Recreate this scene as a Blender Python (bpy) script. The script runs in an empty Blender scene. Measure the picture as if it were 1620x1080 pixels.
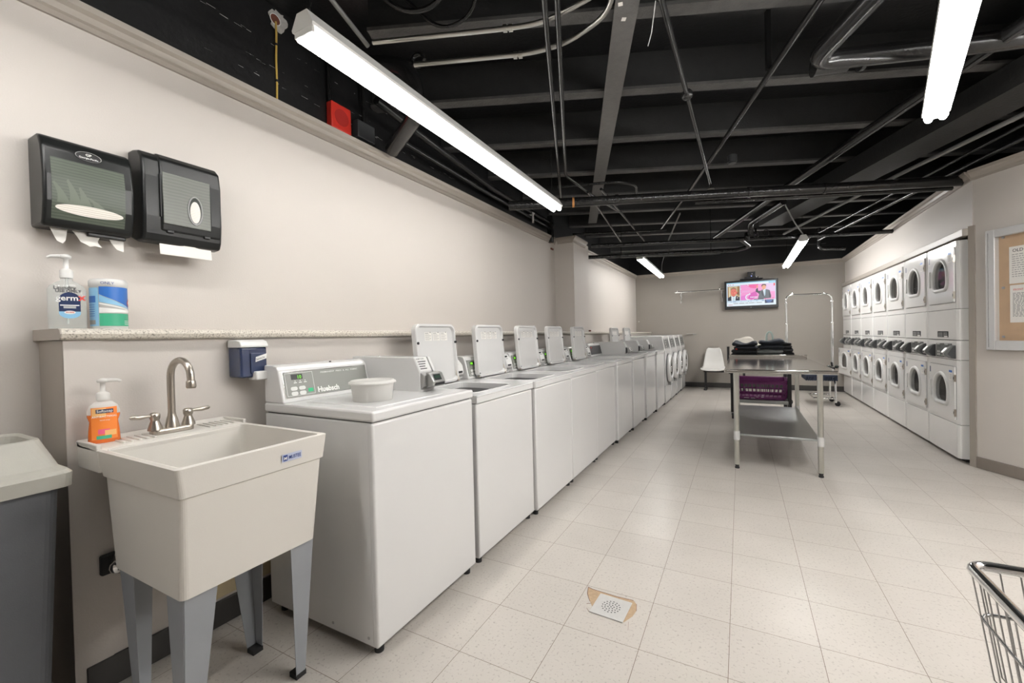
import bpy, bmesh, math, random
from mathutils import Vector, Matrix
random.seed(7)
SC = bpy.context.scene
COL = SC.collection

# ------------------------------------------------------------------ camera
def basis(yaw, pitch, roll):
    cy, sy = math.cos(yaw), math.sin(yaw); cp, sp = math.cos(pitch), math.sin(pitch)
    f = Vector((-sy*cp, cy*cp, sp)); r = Vector((cy, sy, 0)); u = r.cross(f)
    return math.cos(roll)*r + math.sin(roll)*u, -math.sin(roll)*r + math.cos(roll)*u, f
R_, U_, F_ = basis(.4809, -.0136, -.0231)
cd = bpy.data.cameras.new('camera'); cam = bpy.data.objects.new('camera', cd); COL.objects.link(cam)
M = Matrix.Identity(4)
for i in range(3):
    M[i][0] = R_[i]; M[i][1] = U_[i]; M[i][2] = -F_[i]
M[0][3], M[1][3], M[2][3] = .6644, -1.2838, 1.2028
cam.matrix_world = M
cd.sensor_width = 36; cd.lens = 663.43/1620*36
cd.shift_x = -15.49/1620; cd.shift_y = -1.55/1620
cd.clip_start = .02
SC.camera = cam

# ------------------------------------------------------------------ world, exposure
w = bpy.data.worlds.new('world'); SC.world = w; w.use_nodes = True
w.node_tree.nodes['Background'].inputs[0].default_value = (.9, .95, 1, 1)
w.node_tree.nodes['Background'].inputs[1].default_value = .0
SC.view_settings.view_transform = 'Standard'; SC.view_settings.look = 'None'
SC.view_settings.exposure = 0.82; SC.view_settings.gamma = 1
SC.view_settings.use_curve_mapping = False
SC.cycles.use_denoising = True
SC.cycles.max_bounces = 10; SC.cycles.diffuse_bounces = 6; SC.cycles.glossy_bounces = 4; SC.cycles.transmission_bounces = 8
SC.cycles.sample_clamp_indirect = 6
SC.cycles.caustics_reflective = False; SC.cycles.caustics_refractive = False
TUBE = 1.0       # strength of the fluorescent tubes (scales each fixture's own value)
SCREEN = .56     # strength of the television picture

# ------------------------------------------------------------------ materials
def lin(c):
    return tuple(((x/255)/12.92 if x/255 <= .04045 else ((x/255+.055)/1.055)**2.4) for x in c)
def nodes(name):
    m = bpy.data.materials.new(name); m.use_nodes = True
    nt = m.node_tree; return m, nt, nt.nodes['Principled BSDF']
def surf(name, col, rough=.5, metal=0, var=.05, scale=12, bump=0, bscale=200, spec=.5, coat=0):
    m, nt, b = nodes(name); N = nt.nodes.new; L = nt.links.new
    tc = N('ShaderNodeTexCoord'); nz = N('ShaderNodeTexNoise'); nz.inputs['Scale'].default_value = scale; nz.inputs['Detail'].default_value = 4
    L(tc.outputs['Object'], nz.inputs['Vector'])
    mr = N('ShaderNodeMapRange'); mr.inputs[3].default_value = 1-var; mr.inputs[4].default_value = 1+var
    L(nz.outputs['Fac'], mr.inputs[0])
    mx = N('ShaderNodeVectorMath'); mx.operation = 'SCALE'; mx.inputs[0].default_value = col[:3]
    L(mr.outputs[0], mx.inputs['Scale']); L(mx.outputs[0], b.inputs['Base Color'])
    b.inputs['Roughness'].default_value = rough; b.inputs['Metallic'].default_value = metal
    b.inputs['Specular IOR Level'].default_value = spec
    if coat: b.inputs['Coat Weight'].default_value = coat; b.inputs['Coat Roughness'].default_value = .06
    if bump:
        n2 = N('ShaderNodeTexNoise'); n2.inputs['Scale'].default_value = bscale; n2.inputs['Detail'].default_value = 3
        L(tc.outputs['Object'], n2.inputs['Vector'])
        bp = N('ShaderNodeBump'); bp.inputs['Strength'].default_value = bump; bp.inputs['Distance'].default_value = .004
        L(n2.outputs['Fac'], bp.inputs['Height']); L(bp.outputs[0], b.inputs['Normal'])
    return m
def emit(name, col, s, base=None):
    m, nt, b = nodes(name)
    b.inputs['Base Color'].default_value = (*(base or col), 1)
    b.inputs['Emission Color'].default_value = (*col, 1); b.inputs['Emission Strength'].default_value = s
    b.inputs['Roughness'].default_value = .4
    return m
def clear(name, col, rough=.05, alpha=.2, trans=0.):
    """thin clear or frosted plastic / glass: partly see-through with a glossy surface"""
    m, nt, b = nodes(name)
    b.inputs['Base Color'].default_value = (*col, 1); b.inputs['Alpha'].default_value = alpha
    b.inputs['Roughness'].default_value = rough; b.inputs['IOR'].default_value = 1.45
    return m

G = {}
G['wall'] = surf('beige_wall_paint', (.55, .512, .476), .55, var=.02, scale=3, bump=.12, bscale=160)
G['wallback'] = surf('taupe_wall_paint', (.315, .288, .258), .55, var=.03, scale=3, bump=.12, bscale=160)
G['trim'] = surf('taupe_trim_paint', (.33, .295, .258), .4, var=.012, scale=9)
G['base'] = surf('dark_cove_base', (.045, .042, .04), .45, var=.1, scale=20)
G['basetaupe'] = surf('taupe_cove_base', (.21, .18, .155), .45, var=.06, scale=20)
G['dryerwhite'] = surf('dryer_enamel_brightened', (.83, .825, .81), .2, var=.012, scale=5, coat=.35)  # washers' white, raised in colour to offset weak light on the dryer side
G['white'] = surf('white_enamel', (.64, .637, .63), .22, var=.012, scale=5, coat=.25)
G['whitep'] = surf('white_plastic', (.68, .68, .665), .38, var=.015, scale=20)
G['cream'] = surf('cream_tub_plastic', (.63, .605, .56), .42, var=.02, scale=8, bump=.05, bscale=300)
G['legs'] = surf('grey_leg_enamel', (.25, .262, .28), .45, var=.05, scale=18)
G['bin'] = surf('dark_grey_bin_plastic', (.10, .105, .115), .55, var=.06, scale=30, bump=.1, bscale=300)
G['binlid'] = surf('putty_lid_plastic', (.36, .35, .31), .5, var=.05, scale=30, bump=.1, bscale=300)
G['panel'] = surf('grey_panel', (.24, .245, .225), .4, var=.03)
G['panelmid'] = surf('grey_panel_mid', (.125, .13, .125), .4, var=.03)
G['darkpanel'] = surf('charcoal_panel', (.05, .052, .055), .35, var=.05)
G['matteblack'] = surf('matte_dark_keypad', (.03, .03, .032), .75, var=.1, spec=.15)
G['black'] = surf('black_plastic', (.010, .010, .011), .42, var=.1)
G['rubber'] = surf('black_rubber', (.014, .014, .015), .7, var=.1)
G['chrome'] = surf('chrome', (.82, .82, .82), .12, 1, var=.02)
G['nickel'] = surf('brushed_nickel', (.50, .46, .41), .28, 1, var=.04, scale=40)
G['steel'] = surf('stainless_steel', (.56, .55, .53), .11, 1, var=.03, scale=30)
G['galv'] = surf('galvanised_shelf', (.40, .42, .42), .30, 1, var=.06, scale=25)
G['steelleg'] = surf('steel_tube', (.58, .58, .54), .3, 1, var=.04, scale=25)
G['coin'] = surf('coin_slide_metal', (.42, .42, .41), .42, 1, var=.05)
G['whiteink'] = surf('white_ink', (.8, .8, .78), .5, var=.01)
G['greyink'] = surf('grey_ink', (.30, .30, .30), .5, var=.02)
G['darkink'] = surf('dark_ink', (.05, .05, .055), .5, var=.02)
G['blueink'] = surf('blue_ink', (.03, .06, .24), .5, var=.02)
G['redink'] = surf('red_ink', (.62, .06, .05), .5, var=.02)
G['paper'] = surf('paper', (.78, .76, .72), .8, var=.03, scale=30)
G['flange'] = surf('lit_joist_flange_paint', (.065, .063, .061), .55, var=.45, scale=16, bump=.7, bscale=70)  # black joist paint made paler: light on the undersides is put into the colour
G['ceil'] = surf('black_ceiling_paint', (.006, .006, .0064), .42, var=.5, scale=6, bump=.5, bscale=40)
G['joist'] = surf('black_joist_paint', (.013, .013, .0128), .6, var=.4, scale=14, bump=.6, bscale=60)
G['strip'] = surf('charcoal_beam_paint', (.125, .122, .117), .6, var=.18, scale=22, bump=.6, bscale=90)
G['pipe'] = surf('black_pipe_paint', (.014, .014, .014), .22, var=.3, scale=20, bump=.15, bscale=60)
G['conduit'] = surf('conduit_metal', (.50, .49, .46), .3, 1, var=.06, scale=30)
G['greypipe'] = surf('grey_pipe_paint', (.16, .16, .155), .35, var=.2, scale=20)
G['fixture'] = surf('white_fixture_enamel', (.75, .75, .73), .4, var=.02)
TUBECOL = (1, .985, .962)
G['green'] = emit('green_led', (.25, 1, .03), .55, (.02, .05, .01))
G['greenbtn'] = emit('green_button', (.01, .45, .18), .15, (.02, .35, .15))
G['redled'] = emit('red_led', (1, .04, .02), .9, (.3, .01, .01))
G['red'] = surf('red_alarm_plastic', (.62, .035, .022), .4, var=.04)
G['yellow'] = surf('yellow_wire', (.62, .42, .10), .5, var=.05)
G['plaster'] = surf('white_plaster', (.5, .49, .47), .8, var=.3, scale=60)
G['rust'] = surf('rust_brown', (.16, .05, .03), .7, var=.3, scale=60)
G['orangeband'] = surf('orange_band', (.55, .25, .08), .6, var=.1)
G['glass'] = clear('window_glass', (.02, .02, .02), .02, .22)
G['drum'] = surf('dark_drum_steel', (.10, .095, .085), .35, .6, var=.2, scale=30)
G['alu'] = surf('brushed_aluminium', (.66, .66, .66), .4, .35, var=.03, scale=40)
G['tan'] = surf('bare_tan_subfloor', (.40, .285, .18), .8, var=.3, scale=60)
G['cork'] = surf('brown_kraft_paper', (.50, .335, .20), .75, var=.16, scale=14, bump=.1, bscale=80)
G['chair'] = surf('white_chair_shell', (.72, .71, .68), .35, var=.02)
G['purple'] = surf('purple_plastic', (.16, .018, .13), .4, var=.06)
G['denim'] = surf('dark_denim', (.018, .022, .032), .85, var=.45, scale=30, bump=.5, bscale=120)
G['blackcloth'] = surf('black_cloth', (.012, .012, .014), .85, var=.35, scale=30, bump=.5, bscale=120)
G['greycloth'] = surf('grey_denim', (.12, .125, .125), .85, var=.3, scale=30, bump=.5, bscale=120)
G['whitecloth'] = surf('white_cloth', (.62, .58, .52), .9, var=.15, scale=30, bump=.5, bscale=90)
G['mint'] = surf('pale_mint_strap', (.55, .66, .62), .5, var=.04)
G['navy'] = surf('navy_fabric', (.012, .02, .045), .7, var=.2, scale=40)
G['smoke'] = surf('smoked_green_plastic', (.022, .028, .022), .16, var=.08, scale=8, coat=.5)
G['smokeblk'] = surf('smoked_black_plastic', (.010, .011, .011), .30, var=.1, scale=8, spec=.3)
G['bluetank'] = surf('smoked_blue_tank', (.018, .032, .085), .14, var=.35, scale=14, coat=.5)
G['orange'] = surf('orange_soap', (.80, .17, .02), .2, var=.05, coat=.5)
G['peach'] = surf('peach_label', (.85, .48, .18), .4, var=.04)
G['gel'] = clear('clear_gel_bottle', (.70, .74, .73), .06, .30)
G['frost'] = clear('frosted_plastic', (.80, .79, .76), .35, .62)
G['skyblue'] = surf('sky_blue_label', (.25, .50, .72), .4, var=.05)
G['midblue'] = surf('mid_blue_label', (.03, .15, .50), .4, var=.05)
G['navylabel'] = surf('navy_label', (.02, .035, .10), .4, var=.05)
G['greenlabel'] = surf('green_label', (.05, .38, .22), .4, var=.05)
G['pinklabel'] = surf('pink_label', (.80, .12, .25), .4, var=.05)
G['braid'] = surf('braided_hose', (.28, .26, .23), .35, .8, var=.3, scale=90)

def floor_mat():
    m, nt, b = nodes('cream_vinyl_tile'); N = nt.nodes.new; L = nt.links.new
    geo = N('ShaderNodeNewGeometry')
    br = N('ShaderNodeTexBrick'); br.offset = 0; br.squash = 1
    br.inputs['Scale'].default_value = 1; br.inputs['Brick Width'].default_value = .3048; br.inputs['Row Height'].default_value = .3048
    br.inputs['Mortar Size'].default_value = .0011; br.inputs['Mortar Smooth'].default_value = .2; br.inputs['Bias'].default_value = 0
    br.inputs['Color1'].default_value = (.495, .46, .42, 1); br.inputs['Color2'].default_value = (.525, .49, .448, 1)
    br.inputs['Mortar'].default_value = (.14, .095, .065, 1)
    L(geo.outputs['Position'], br.inputs['Vector'])
    sp = N('ShaderNodeTexNoise'); sp.inputs['Scale'].default_value = 95; sp.inputs['Detail'].default_value = 2
    L(geo.outputs['Position'], sp.inputs['Vector'])
    r1 = N('ShaderNodeValToRGB'); e = r1.color_ramp.elements
    e[0].position = .28; e[0].color = (.70, .69, .68, 1); e[1].position = .42; e[1].color = (1, 1, 1, 1)
    x = e.new(.72); x.color = (1, 1, 1, 1); x = e.new(.80); x.color = (1.0, 1.0, 1.0, 1)
    L(sp.outputs['Fac'], r1.inputs[0])
    n2 = N('ShaderNodeTexNoise'); n2.inputs['Scale'].default_value = 2.2; n2.inputs['Detail'].default_value = 5
    L(geo.outputs['Position'], n2.inputs['Vector'])
    mr = N('ShaderNodeMapRange'); mr.inputs[1].default_value = .3; mr.inputs[2].default_value = .7; mr.inputs[3].default_value = .93; mr.inputs[4].default_value = 1.05
    L(n2.outputs['Fac'], mr.inputs[0])
    m1 = N('ShaderNodeMix'); m1.data_type = 'RGBA'; m1.blend_type = 'MULTIPLY'; m1.inputs[0].default_value = 1
    L(br.outputs['Color'], m1.inputs[6]); L(r1.outputs[0], m1.inputs[7])
    sc_ = N('ShaderNodeVectorMath'); sc_.operation = 'SCALE'; L(m1.outputs[2], sc_.inputs[0]); L(mr.outputs[0], sc_.inputs['Scale'])
    L(sc_.outputs[0], b.inputs['Base Color'])
    n3 = N('ShaderNodeTexNoise'); n3.inputs['Scale'].default_value = 5; n3.inputs['Detail'].default_value = 6
    L(geo.outputs['Position'], n3.inputs['Vector'])
    m3 = N('ShaderNodeMapRange'); m3.inputs[3].default_value = .24; m3.inputs[4].default_value = .38
    L(n3.outputs['Fac'], m3.inputs[0]); L(m3.outputs[0], b.inputs['Roughness'])
    bp = N('ShaderNodeBump'); bp.inputs['Strength'].default_value = .25; bp.inputs['Distance'].default_value = .001
    iv = N('ShaderNodeMath'); iv.operation = 'SUBTRACT'; iv.inputs[0].default_value = 1; L(br.outputs['Fac'], iv.inputs[1])
    ad = N('ShaderNodeMath'); ad.operation = 'MULTIPLY_ADD'; L(n2.outputs['Fac'], ad.inputs[0]); ad.inputs[1].default_value = 2.0; L(iv.outputs[0], ad.inputs[2])
    L(ad.outputs[0], bp.inputs['Height']); L(bp.outputs[0], b.inputs['Normal'])
    return m
G['floor'] = floor_mat()
def speckle_mat():
    m, nt, b = nodes('speckled_laminate'); N = nt.nodes.new; L = nt.links.new
    tc = N('ShaderNodeTexCoord'); v = N('ShaderNodeTexNoise'); v.inputs['Scale'].default_value = 170; v.inputs['Detail'].default_value = 3
    L(tc.outputs['Object'], v.inputs['Vector'])
    r = N('ShaderNodeValToRGB'); e = r.color_ramp.elements
    e[0].position = .30; e[0].color = (.20, .18, .15, 1); e[1].position = .47; e[1].color = (.60, .56, .49, 1)
    x = e.new(.62); x.color = (.64, .60, .53, 1); x = e.new(.72); x.color = (.78, .75, .68, 1)
    L(v.outputs['Fac'], r.inputs[0]); L(r.outputs[0], b.inputs['Base Color']); b.inputs['Roughness'].default_value = .35
    return m
G['laminate'] = speckle_mat()
def stripes(name, c1, c2, scale, axis='Z', rough=.3, dist=1.5, coat=0.):
    m, nt, b = nodes(name); N = nt.nodes.new; L = nt.links.new
    tc = N('ShaderNodeTexCoord'); wv = N('ShaderNodeTexWave'); wv.wave_type = 'BANDS'; wv.bands_direction = axis
    wv.inputs['Scale'].default_value = scale; wv.inputs['Distortion'].default_value = dist; wv.inputs['Detail'].default_value = 3; wv.inputs['Detail Scale'].default_value = .6
    L(tc.outputs['Object'], wv.inputs['Vector'])
    r = N('ShaderNodeValToRGB'); r.color_ramp.elements[0].color = (*c1, 1); r.color_ramp.elements[1].color = (*c2, 1)
    L(wv.outputs['Fac'], r.inputs[0]); L(r.outputs[0], b.inputs['Base Color']); b.inputs['Roughness'].default_value = rough
    if coat: b.inputs['Coat Weight'].default_value = coat; b.inputs['Coat Roughness'].default_value = .05
    return m
G['towelstack'] = stripes('towels_behind_green_plastic', (.034, .046, .031), (.062, .078, .054), 30, coat=.0, rough=.42)
G['towelstack2'] = stripes('towels_behind_grey_plastic', (.080, .087, .073), (.105, .112, .095), 24, coat=.0, rough=.36)
G['toweledge'] = stripes('white_towel_edges', (.62, .57, .51), (.82, .79, .74), 45, rough=.8)

# ------------------------------------------------------------------ mesh building
_txt = {}
def text_geo(s, bold=0.0):
    k = (s, bold)
    if k not in _txt:
        cu = bpy.data.curves.new('txt', 'FONT'); cu.body = s; cu.size = 1; cu.resolution_u = 2; cu.offset = bold
        o = bpy.data.objects.new('txt', cu); COL.objects.link(o)
        dg = bpy.context.evaluated_depsgraph_get(); dg.update()
        me = bpy.data.meshes.new_from_object(o.evaluated_get(dg))
        _txt[k] = ([v.co.copy() for v in me.vertices], [tuple(p.vertices) for p in me.polygons])
        bpy.data.objects.remove(o); bpy.data.curves.remove(cu); bpy.data.meshes.remove(me)
    return _txt[k]

class MB:
    def __init__(s): s.v = []; s.f = []; s.mi = []; s.sm = []; s.mats = []; s.cur = 0
    def mat(s, m):
        m = G[m] if isinstance(m, str) else m
        if m not in s.mats: s.mats.append(m)
        s.cur = s.mats.index(m); return s
    def add(s, vs, fs, smooth=False):
        o = len(s.v); s.v += [tuple(v) for v in vs]
        for f in fs: s.f.append(tuple(i+o for i in f)); s.mi.append(s.cur); s.sm.append(smooth)
        return s
    def box(s, x0, x1, y0, y1, z0, z1, r=0, seg=2):
        x0, x1 = sorted((x0, x1)); y0, y1 = sorted((y0, y1)); z0, z1 = sorted((z0, z1))
        vs = [(x, y, z) for x in (x0, x1) for y in (y0, y1) for z in (z0, z1)]
        fs = [(0, 1, 3, 2), (4, 6, 7, 5), (0, 4, 5, 1), (2, 3, 7, 6), (0, 2, 6, 4), (1, 5, 7, 3)]
        return s.solid(vs, fs, r, seg)
    def solid(s, vs, fs, r=0, seg=2):
        if r <= 0: return s.add(vs, fs)
        bm = bmesh.new(); bv = [bm.verts.new(v) for v in vs]
        for f in fs: bm.faces.new([bv[i] for i in f])
        bmesh.ops.recalc_face_normals(bm, faces=bm.faces)
        big = set(f.index for f in bm.faces)
        bm.faces.index_update(); nf = len(bm.faces)
        ed = [e for e in bm.edges if len(e.link_faces) == 2 and e.link_faces[0].normal.angle(e.link_faces[1].normal, 0) > .35]
        res = bmesh.ops.bevel(bm, geom=ed, offset=r, segments=seg, profile=.5, affect='EDGES', clamp_overlap=True)
        new = set(res['faces']); bm.verts.index_update()
        vv = [v.co.copy() for v in bm.verts]
        s.add(vv, [[v.index for v in f.verts] for f in bm.faces if f not in new])
        o = len(s.v)-len(vv)
        for f in bm.faces:
            if f in new: s.f.append(tuple(v.index+o for v in f.verts)); s.mi.append(s.cur); s.sm.append(True)
        bm.free(); return s
    def prism(s, poly, axis, a0, a1, r=0, seg=2):
        n = len(poly)
        def P(p, a):
            return {'x': (a, p[0], p[1]), 'y': (p[0], a, p[1]), 'z': (p[0], p[1], a)}[axis]
        vs = [P(p, a0) for p in poly]+[P(p, a1) for p in poly]
        fs = [tuple(range(n)), tuple(range(2*n-1, n-1, -1))]+[(i, (i+1) % n, n+(i+1) % n, n+i) for i in range(n)]
        return s.solid(vs, fs, r, seg)
    def quad(s, a, b, c, d): return s.add([a, b, c, d], [(0, 1, 2, 3)])
    def ngon(s, pts): return s.add(pts, [tuple(range(len(pts)))])
    def hull6(s, base, top, r=0, seg=2):
        n = len(base)
        fs = [tuple(range(n)), tuple(range(2*n-1, n-1, -1))]+[(i, (i+1) % n, n+(i+1) % n, n+i) for i in range(n)]
        return s.solid(list(base)+list(top), fs, r, seg)
    def cyl(s, p0, p1, r, n=12, r1=None, cap=True):
        p0 = Vector(p0); p1 = Vector(p1); r1 = r if r1 is None else r1
        d = (p1-p0).normalized(); a = d.orthogonal().normalized(); b = d.cross(a)
        C = [a*math.cos(2*math.pi*i/n)+b*math.sin(2*math.pi*i/n) for i in range(n)]
        s.add([p0+c*r for c in C]+[p1+c*r1 for c in C], [(i, (i+1) % n, n+(i+1) % n, n+i) for i in range(n)], True)
        if cap:
            s.add([p0+c*r for c in C], [tuple(range(n-1, -1, -1))])
            s.add([p1+c*r1 for c in C], [tuple(range(n))])
        return s
    def tube(s, pts, r, n=8, closed=False, cap=True):
        P = [Vector(p) for p in pts]; m = len(P)
        T = []
        for i in range(m):
            if closed: t = P[(i+1) % m]-P[i-1]
            else: t = P[min(i+1, m-1)]-P[max(i-1, 0)]
            T.append(t.normalized())
        a = T[0].orthogonal().normalized(); rings = []
        rr = r if isinstance(r, (list, tuple)) else [r]*m
        for i in range(m):
            a = (a-T[i]*a.dot(T[i])); a.normalize(); b = T[i].cross(a)
            rings.append([P[i]+(a*math.cos(2*math.pi*k/n)+b*math.sin(2*math.pi*k/n))*rr[i] for k in range(n)])
        vs = [v for R in rings for v in R]
        fs = []
        for i in range(m if closed else m-1):
            j = (i+1) % m
            off = 0
            if closed and j == 0:   # align seam
                best = min(range(n), key=lambda o: (rings[i][0]-rings[0][o]).length); off = best
            for k in range(n): fs.append((i*n+k, i*n+(k+1) % n, j*n+(k+1+off) % n, j*n+(k+off) % n))
        s.add(vs, fs, True)
        if cap and not closed:
            s.add(rings[0], [tuple(range(n-1, -1, -1))]); s.add(rings[-1], [tuple(range(n))])
        return s
    def lathe(s, prof, c=(0, 0, 0), n=24, sx=1, sy=1, ax='z'):
        def P(r, h, t):
            x, y = r*math.cos(t)*sx, r*math.sin(t)*sy
            return {'z': (c[0]+x, c[1]+y, c[2]+h), 'x': (c[0]+h, c[1]+x, c[2]+y), 'y': (c[0]+x, c[1]+h, c[2]+y)}[ax]
        vs = [P(r, h, 2*math.pi*k/n) for r, h in prof for k in range(n)]
        fs = [(i*n+k, i*n+(k+1) % n, (i+1)*n+(k+1) % n, (i+1)*n+k) for i in range(len(prof)-1) for k in range(n)]
        s.add(vs, fs, True)
        if prof[0][0] > 1e-5: s.add([P(*prof[0], 2*math.pi*k/n) for k in range(n)], [tuple(range(n))])
        if prof[-1][0] > 1e-5: s.add([P(*prof[-1], 2*math.pi*k/n) for k in range(n)], [tuple(range(n))])
        return s
    def disc(s, c, u, v, ru, rv=None, n=24):
        c = Vector(c); u = Vector(u); v = Vector(v); rv = ru if rv is None else rv
        return s.ngon([c+u*ru*math.cos(2*math.pi*k/n)+v*rv*math.sin(2*math.pi*k/n) for k in range(n)])
    def text(s, t, size, o, u, v, align='l', bold=0.0, xs=1.0, lift=0.0):
        vs, fs = text_geo(t, bold)
        if not vs: return s
        o = Vector(o); u = Vector(u).normalized(); v = Vector(v).normalized(); nrm = u.cross(v)
        x0 = min(p.x for p in vs); x1 = max(p.x for p in vs)
        sh = {'l': x0, 'c': (x0+x1)/2, 'r': x1}[align]
        return s.add([o+u*(p.x-sh)*size*xs+v*p.y*size+nrm*lift for p in vs], fs)
    def xf(s, mtx):
        s.v = [tuple(mtx @ Vector(p)) for p in s.v]; return s
    def build(s, name, mat=None, parent=None, loc=(0, 0, 0), rotz=0):
        me = bpy.data.meshes.new(name); me.from_pydata(s.v, [], s.f)
        if mat is not None: s.mats = s.mats or [G[mat] if isinstance(mat, str) else mat]
        for m in s.mats: me.materials.append(m)
        me.polygons.foreach_set('material_index', s.mi); me.polygons.foreach_set('use_smooth', s.sm)
        me.validate()
        bm = bmesh.new(); bm.from_mesh(me); bmesh.ops.recalc_face_normals(bm, faces=bm.faces); bm.to_mesh(me); bm.free()
        me.update()
        o = bpy.data.objects.new(name, me); COL.objects.link(o)
        if parent is not None: o.parent = parent
        o.location = loc; o.rotation_euler = (0, 0, rotz)
        return o

def tag(o, label, cat, group=None):
    o['label'] = label; o['category'] = cat
    if group: o['group'] = group
    return o
def thing(name, label, cat, loc=(0, 0, 0), rotz=0, group=None):
    o = bpy.data.objects.new(name, None); COL.objects.link(o); o.location = loc; o.rotation_euler = (0, 0, rotz)
    o.empty_display_size = .1
    return tag(o, label, cat, group)
def structure(o): o['kind'] = 'structure'; return o
def dup(root, loc, label=None, group=None, rotz=None):
    r = root.copy(); COL.objects.link(r); r.location = loc
    if rotz is not None: r.rotation_euler = (0, 0, rotz)
    if label: r['label'] = label
    if group: r['group'] = group
    for ch in list(root.children):
        c = ch.copy(); COL.objects.link(c); c.parent = r
        for g in list(ch.children):
            d = g.copy(); COL.objects.link(d); d.parent = c
    return r
def arc(c, u, v, r, a0, a1, n=10):
    c = Vector(c); u = Vector(u); v = Vector(v)
    return [c+u*r*math.cos(math.radians(a0+(a1-a0)*i/n))+v*r*math.sin(math.radians(a0+(a1-a0)*i/n)) for i in range(n+1)]
def fillet(pts, r, n=6):
    P = [Vector(p) for p in pts]; out = [P[0]]
    for i in range(1, len(P)-1):
        a = (P[i-1]-P[i]); b = (P[i+1]-P[i]); k = min(r, a.length*.49, b.length*.49)
        p0 = P[i]+a.normalized()*k; p1 = P[i]+b.normalized()*k
        for j in range(n+1):
            t = j/n; out.append(p0*(1-t)**2+P[i]*2*t*(1-t)+p1*t*t)
    return out+[P[-1]]
def rrect(x0, x1, y0, y1, r, n=5):
    out = []
    for cx, cy, a in ((x1-r, y1-r, 0), (x0+r, y1-r, 90), (x0+r, y0+r, 180), (x1-r, y0+r, 270)):
        for i in range(n+1):
            t = math.radians(a+90*i/n); out.append((cx+r*math.cos(t), cy+r*math.sin(t)))
    return out
def plate_hole(mb, x0, x1, y0, y1, loop, z0, z1):
    """slab with a rounded hole; loop is a ccw list of (x, y)"""
    cx = sum(p[0] for p in loop)/len(loop); cy = sum(p[1] for p in loop)/len(loop)
    corners = [(x1, y1), (x0, y1), (x0, y0), (x1, y0)]
    out = []
    for (x, y) in loop:
        dx, dy = x-cx, y-cy
        t = min(((x1-cx)/dx if dx > 1e-9 else (x0-cx)/dx if dx < -1e-9 else 1e9), ((y1-cy)/dy if dy > 1e-9 else (y0-cy)/dy if dy < -1e-9 else 1e9))
        out.append([cx+dx*t, cy+dy*t])
    for c in corners:
        i = min(range(len(out)), key=lambda k: (out[k][0]-c[0])**2+(out[k][1]-c[1])**2); out[i] = list(c)
    n = len(loop)
    vs = [(x, y, z1) for x, y in out]+[(x, y, z1) for x, y in loop]+[(x, y, z0) for x, y in out]+[(x, y, z0) for x, y in loop]
    fs = []
    for i in range(n):
        j = (i+1) % n
        fs += [(i, j, n+j, n+i), (2*n+i, 3*n+i, 3*n+j, 2*n+j), (i, 2*n+i, 2*n+j, j), (n+i, n+j, 3*n+j, 3*n+i)]
    mb.add(vs, fs); return mb

# ================================================================== SETTING
DX, DY = .49452, -.86916            # direction of the angled right wall
PX, PY = 2.405, 3.60                # where it starts
NX, NY = -.86916, -.49452           # its normal, into the room
structure(MB().box(-1.75, 5.3, -4.2, 8.62, -.06, 0).build('floor', 'floor'))
cl = structure(MB().box(-1.75, 5.3, -4.2, 8.62, 3.05, 3.15).build('ceiling', 'ceil'))
def beam_pts(k, xa, xb): return Vector((xa, .79+.762*k+.42*xa, 0)), Vector((xb, .79+.762*k+.42*xb, 0))
def bar(mb, a, b, wd, z0, z1):
    d = (b-a).normalized(); n = Vector((-d.y, d.x, 0))*wd/2
    base = [a-n, b-n, b+n, a+n]
    mb.hull6([(p.x, p.y, z0) for p in base], [(p.x, p.y, z1) for p in base]); return mb
for k in range(-6, 11):
    xs = []
    lo, hi = -1.6, 4.9
    y0 = .79+.762*k
    lo = max(lo, (-4.1-y0)/.42); hi = min(hi, (8.55-y0)/.42)
    if k == 0: lo = -1.05
    if hi-lo < .3: continue
    a, b = beam_pts(k, lo, hi); mb = MB().mat('joist')
    bar(mb, a, b, .035, 2.815, 3.05); mb.mat('flange'); bar(mb, a, b, .08, 2.80, 2.818)
    mb.build('joist', None, cl)
mb = MB(); bar(mb, Vector((.95, -1.24, 0)), Vector((-1.2, 4.57, 0)), .115, 2.782, 2.80); mb.build('beam_flange', 'strip', cl)
# black masonry above the furred walls
for nm, a in (('wall_left_masonry', (-1.75, -1.6, -4.2, 8.62, 0, 3.05)), ('wall_back_masonry', (-1.75, 5.3, 8.5, 8.62, 0, 3.05)),
              ('wall_right_masonry', (5.1, 5.3, -4.2, 8.5, 0, 3.05)), ('wall_front', (-1.6, 5.1, -4.2, -4.05, 0, 3.05))):
    o = structure(MB().box(*a).build(nm, 'ceil' if 'masonry' in nm else 'wall'))
    if nm == 'wall_left_masonry':
        rg = random.Random(3); sc = MB()
        for zz, n, ya, yb in ((2.83, 34, -.5, 1.6), (2.62, 26, -.2, 1.9), (2.70, 10, .0, .9)):
            for i in range(n):
                y = rg.uniform(ya, yb); l = rg.uniform(.006, .05); h = rg.uniform(.0006, .0022); z = zz+rg.uniform(-.006, .012)+.03*math.sin(y*3)*.2
                sc.add([(-1.5990, y, z), (-1.5990, y+l, z+rg.uniform(-.004, .004)), (-1.5990, y+l*.9, z+h), (-1.5990, y+.002, z+h)], [(0, 1, 2, 3)])
        sc.build('paint_scrape', 'plaster', o)
structure(MB().box(-1.6, -1.55, -4.05, 3.97, 0, 2.46).build('wall_left', 'wall'))
structure(MB().box(-1.6, -1.275, 3.97, 4.58, 0, 2.46, .004).build('wall_pillar', 'wall'))
structure(MB().box(-1.6, -1.44, 4.58, 8.42, 0, 2.46).build('wall_left_far', 'wall'))
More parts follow.
